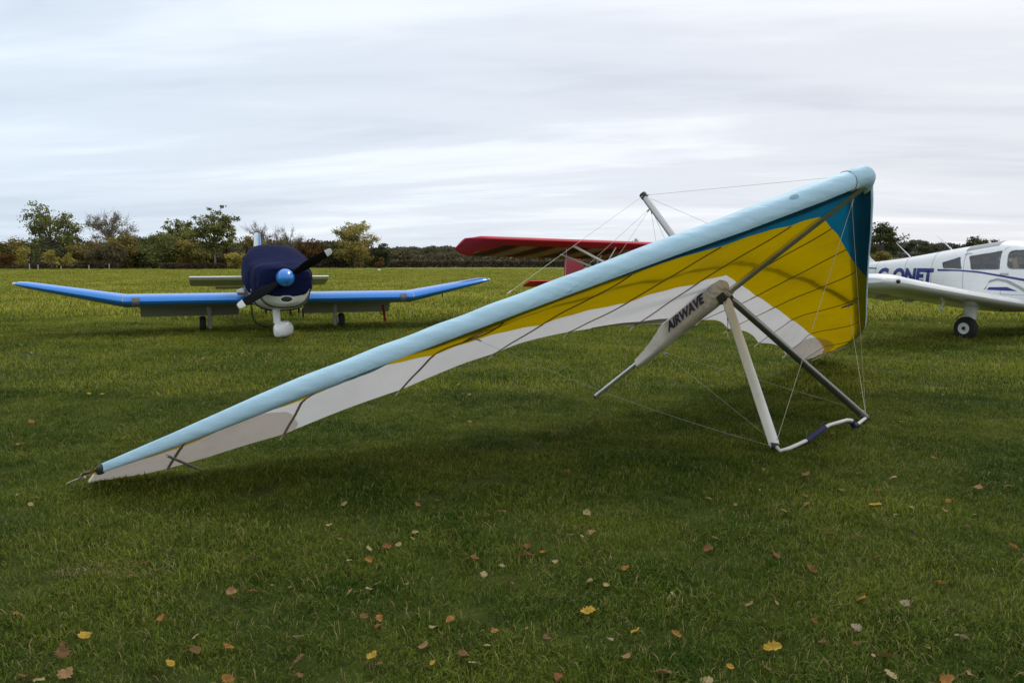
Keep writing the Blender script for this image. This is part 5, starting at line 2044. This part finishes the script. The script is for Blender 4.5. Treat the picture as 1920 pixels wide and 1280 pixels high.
def leaf_mesh(name, material, seed, long=False):
    rng = random.Random(seed)
    n = 9
    mid = [Vector((0, -0.5 + t, 0)) for t in np.linspace(0, 1, n)]
    curl, fold = rng.uniform(-0.25, 0.45), rng.uniform(0.1, 0.5)
    tw = rng.uniform(-0.7, 0.7)
    wmax = 0.22 if long else rng.uniform(0.32, 0.46)
    mb = MB()
    rows = []
    for i, m in enumerate(mid):
        t = i / (n - 1)
        w = wmax * (math.sin(math.pi * t ** (0.8 if not long else 1)) ** 0.75) * (1 + 0.22 * (1 if i % 2 else -1) * (0 if long else 1)) + 0.004
        z0 = curl * (t - 0.5) ** 2 * 1.6 + 0.03 * math.sin(7 * t + seed)
        row = []
        for s in (-1, -0.5, 0, 0.5, 1):
            a = tw * (t - 0.5)
            x = s * w
            z = z0 + fold * abs(x) * 0.9 + 0.04 * math.sin(5 * x + 9 * t + seed)
            row.append(Vector((x * math.cos(a) - z * math.sin(a), m.y + 0.05 * s * s, z * math.cos(a) + x * math.sin(a))))
        rows.append(row)
    V = [p for r in rows for p in r]
    F = [(i * 5 + j, i * 5 + j + 1, (i + 1) * 5 + j + 1, (i + 1) * 5 + j) for i in range(n - 1) for j in range(4)]
    mb.add(V, F)
    mb.tube([Vector((0, -0.48, 0.0)), Vector((0.02, -0.65, 0.03)), Vector((0.06, -0.82, 0.02))], 0.013, 4)
    return mb.mesh(name, material, True, False)


LEAF_MESH = {}
for k, (nm, c) in LEAFC.items():
    lm = mat('fallen_leaf_' + nm.replace(' ', '_'), c, 0.7, 0.3, 3.0, 0.4, 9, spec=0.12, trans=0.25, dirt=tuple(x * 0.4 for x in c), dirt_amt=0.7, dirt_scale=5)
    LEAF_MESH[k] = [leaf_mesh('fallen_leaf', lm, 17 * i + len(nm), i == 3) for i in range(4)]
LEAVES = """58 946 p 1.2;33 926 p .6;272 1054 r 1;250 1080 b 1;645 944 p 1;617 984 p .9;637 1009 p .8;783 947 t .8;817 936 p .6;935 929 t 1;940 958 t .9;913 966 p .9;
779 998 p .8;773 1008 p .7;747 1020 p .8;725 1025 r .9;692 1028 p .8;691 1050 o 1;655 1050 p .7;655 1066 t .7;477 1047 k .9;434 1110 t 1;473 1109 r 1;510 1096 p .7;
544 1099 p .5;655 1110 t .9;692 1103 p .8;764 1094 t .8;708 1093 p .7;886 1046 r 1.2;907 1076 p .9;940 1060 g .9;955 1092 r 1.1;30 1150 o 1;303 1158 o .9;158 1195 y 1.2;
368 1191 p .8;365 1220 b 1.1;430 1212 o 1;318 1244 y 1;120 1208 b 1;117 1225 b 1.2;557 1194 g 1.4;682 1155 b .9;711 1158 o .9;711 1172 r 1;845 1160 o 1.1;814 1174 p 1;
794 1210 t 1;928 1183 o 1;915 1209 p .7;870 1228 b 1;697 1231 y 1.2;706 1247 b 1;811 1242 y .6;890 1242 p 1;562 1235 b 1.2;557 1266 b 1;428 1274 o 1.1;122 1264 t 1.1;
72 1275 p 1.1;50 1271 b 1.2;1065 883 b .9;1077 944 r .8;1100 961 p .9;1110 997 t .9;1070 1002 p .7;1092 1004 p .7;989 1023 r 1;980 1041 r 1.1;995 1040 r 1.2;1018 1035 o 1.1;
1041 1052 p .8;1115 1033 k .9;1173 1065 o 1;1137 1096 p 1;1106 1087 p .7;1263 1114 p .9;1103 1148 y 1.3;988 1178 t .9;1025 1195 b .9;1192 1184 y 1;1144 1197 g .8;
1268 1190 o 1.1;1174 1230 t .8;1047 1267 r .9;1246 1262 b 1.2;1327 1029 r 1.2;1341 1008 t .8;1328 934 p .7;1385 905 t .9;1379 945 t .7;1425 918 p .5;1455 1041 r 1.3;
1524 1069 r 1.2;1405 1133 t .8;1456 1129 t .8;1447 1216 y 1.4;1438 1253 b .8;1368 1249 y .7;1326 1276 p 1;1470 957 t .9;1508 930 o .9;1512 945 t .9;1511 889 t 1.4;
1562 1000 t 1;1578 918 p .8;1607 896 t .6;1609 887 p .7;1648 921 t 1.1;1674 895 p 1;1639 947 y 1.5;1709 950 p .7;1680 964 p .7;1710 998 k 1;1748 1051 r 1;1760 1035 b .8;
1596 1009 t .8;1645 1049 b .9;1834 914 t 1.3;1892 911 p 1;1778 939 o 1;1773 957 t 1;1828 963 p .5;1812 985 b .8;1900 1026 o 1.4;1763 1093 o 1.1;1697 1131 g 1;1615 1124 o 1.3;
1528 1164 r .8;1606 1176 g 1.1;1606 1205 b .9;1542 1203 b .8;1738 1213 p .6;1803 1195 g 1.3;1660 1230 b 1.2;1638 1228 p .6;1670 1265 p 1.2;1776 1275 o 1.2;1822 1265 t 1.1;
59 792 o 1.1;37 834 y 1.4;166 738 y 1;192 740 y 1.1;280 775 p .8;316 667 p 1.2;430 662 y 1.2;455 664 p 1;320 745 p .7;232 822 o 1;252 836 t 1;1036 810 r 1.2;1118 790 r 1.1;
1100 820 b 1;40 647 p 1.1;80 645 p 1;60 662 p .9;380 672 p .8;505 664 p .8;563 690 p .9;300 768 p .7;545 795 p .6;705 690 p .9;640 720 p .8;600 640 p .8;1752 858 o 1;1770 740 p .7;
1560 812 t .7;1690 790 p .7;1700 770 t .7;893 658 y 1.2;790 655 p .9;880 740 p .8;1040 700 p .8;1760 606 p 1.1;1640 627 p 1;1670 633 p .9;820 620 p .9;1430 880 t .8;880 790 t .8;
815 700 p .7;830 705 p .8;860 720 p .7;850 780 p .7;120 825 t .8;170 810 p .7;210 590 p .9;600 790 b .8"""
SPECIAL = {
    (1447, 1216): 'bright yellow leaf standing up in the grass, nearest of the large yellow ones', (1639, 947): 'large bright yellow leaf lying right of the control bar',
    (557, 1194): 'large crumpled beige leaf in the front grass at left', (697, 1231): 'pale yellow leaf beside a brown one in the front grass',
    (58, 946): 'pale leaf in the grass just below the left wing tip', (1103, 1148): 'yellow leaf folded over in the front grass at centre',
    (1327, 1029): 'flat reddish leaf with rounded outline in the middle of the foreground', (1834, 914): 'tan leaf lying flat near the right edge of the picture',
    (272, 1054): 'smooth reddish oval leaf by the bare patch at left', (37, 834): 'yellow leaf on the grass at the left edge, level with the wing tip',
    (1511, 889): 'pale curled tan leaf just in front of the control bar', (158, 1195): 'long yellow leaf pointing up in the front grass at left',
    (1615, 1124): 'orange brown leaf in the front grass at right', (1900, 1026): 'large orange brown leaf by the right edge of the picture',
    (893, 658): 'yellow leaf on the grass just behind the left wing trailing edge'}
rng = random.Random(99)
auto = []
for s in LEAVES.replace('\n', '').split(';'):
    x, y, k, sz = s.split()
    x, y, sz = float(x), float(y), float(sz)
    p = ground(x, y, 0.03)
    me = LEAF_MESH[k][rng.randrange(4)]
    o = bpy.data.objects.new('fallen_leaf', me)
    COL.objects.link(o)
    far = min(1.45, 0.9 + 0.045 * max(0, p.y - 3))
    L_ = 0.047 * sz * far * rng.uniform(0.85, 1.2)
    o.location = (p.x, p.y, 0.026 + 0.12 * L_)
    o.scale = (L_, L_, L_)
    o.rotation_euler = (rng.uniform(-.45, .6), rng.uniform(-.5, .5), rng.uniform(0, 6.28))
    if (int(x), int(y)) in SPECIAL:
        tag(o, SPECIAL[(int(x), int(y))], 'leaf')
    else:
        nm = LEAFC[k][0]
        size = 'small' if sz < 0.85 else ('curled' if sz < 1.05 else 'broad')
        if y > 1180:
            row = 'nearest the camera'
        elif y > 1060:
            row = 'on the front lawn'
        elif y > 940:
            row = 'in mid lawn'
        elif y > 780:
            row = 'near the glider shadow'
        else:
            row = 'behind the glider'
        cols = ['far left', 'under left wing tip', 'under blue aeroplane', 'left of centre', 'at centre', 'under keel pocket', 'under control bar',
                'right of bar', 'under white aeroplane']
        col = cols[min(8, int(x / 1920 * 9))]
        auto.append((o, f'{size} {nm} fallen leaf {row}, {col}'))
byl = {}
for o, l in auto:
    byl.setdefault(l, []).append(o)
for l, os_ in byl.items():
    os_.sort(key=lambda o: o.location.x / o.location.y)
    for i, o in enumerate(os_):
        if len(os_) == 1:
            tag(o, l, 'leaf', 'fallen leaves scattered on the grass')
        elif len(os_) == 2:
            tag(o, ('left' if i == 0 else 'right') + ' one of two ' + l.replace('fallen leaf', 'leaves'), 'leaf', 'fallen leaves scattered on the grass')
        else:
            w = ['leftmost', 'second', 'third', 'fourth', 'fifth', 'sixth'][i] if i < len(os_) - 1 else 'rightmost'
            tag(o, w + ' of the ' + l.replace('fallen leaf', 'leaves'), 'leaf', 'fallen leaves scattered on the grass')
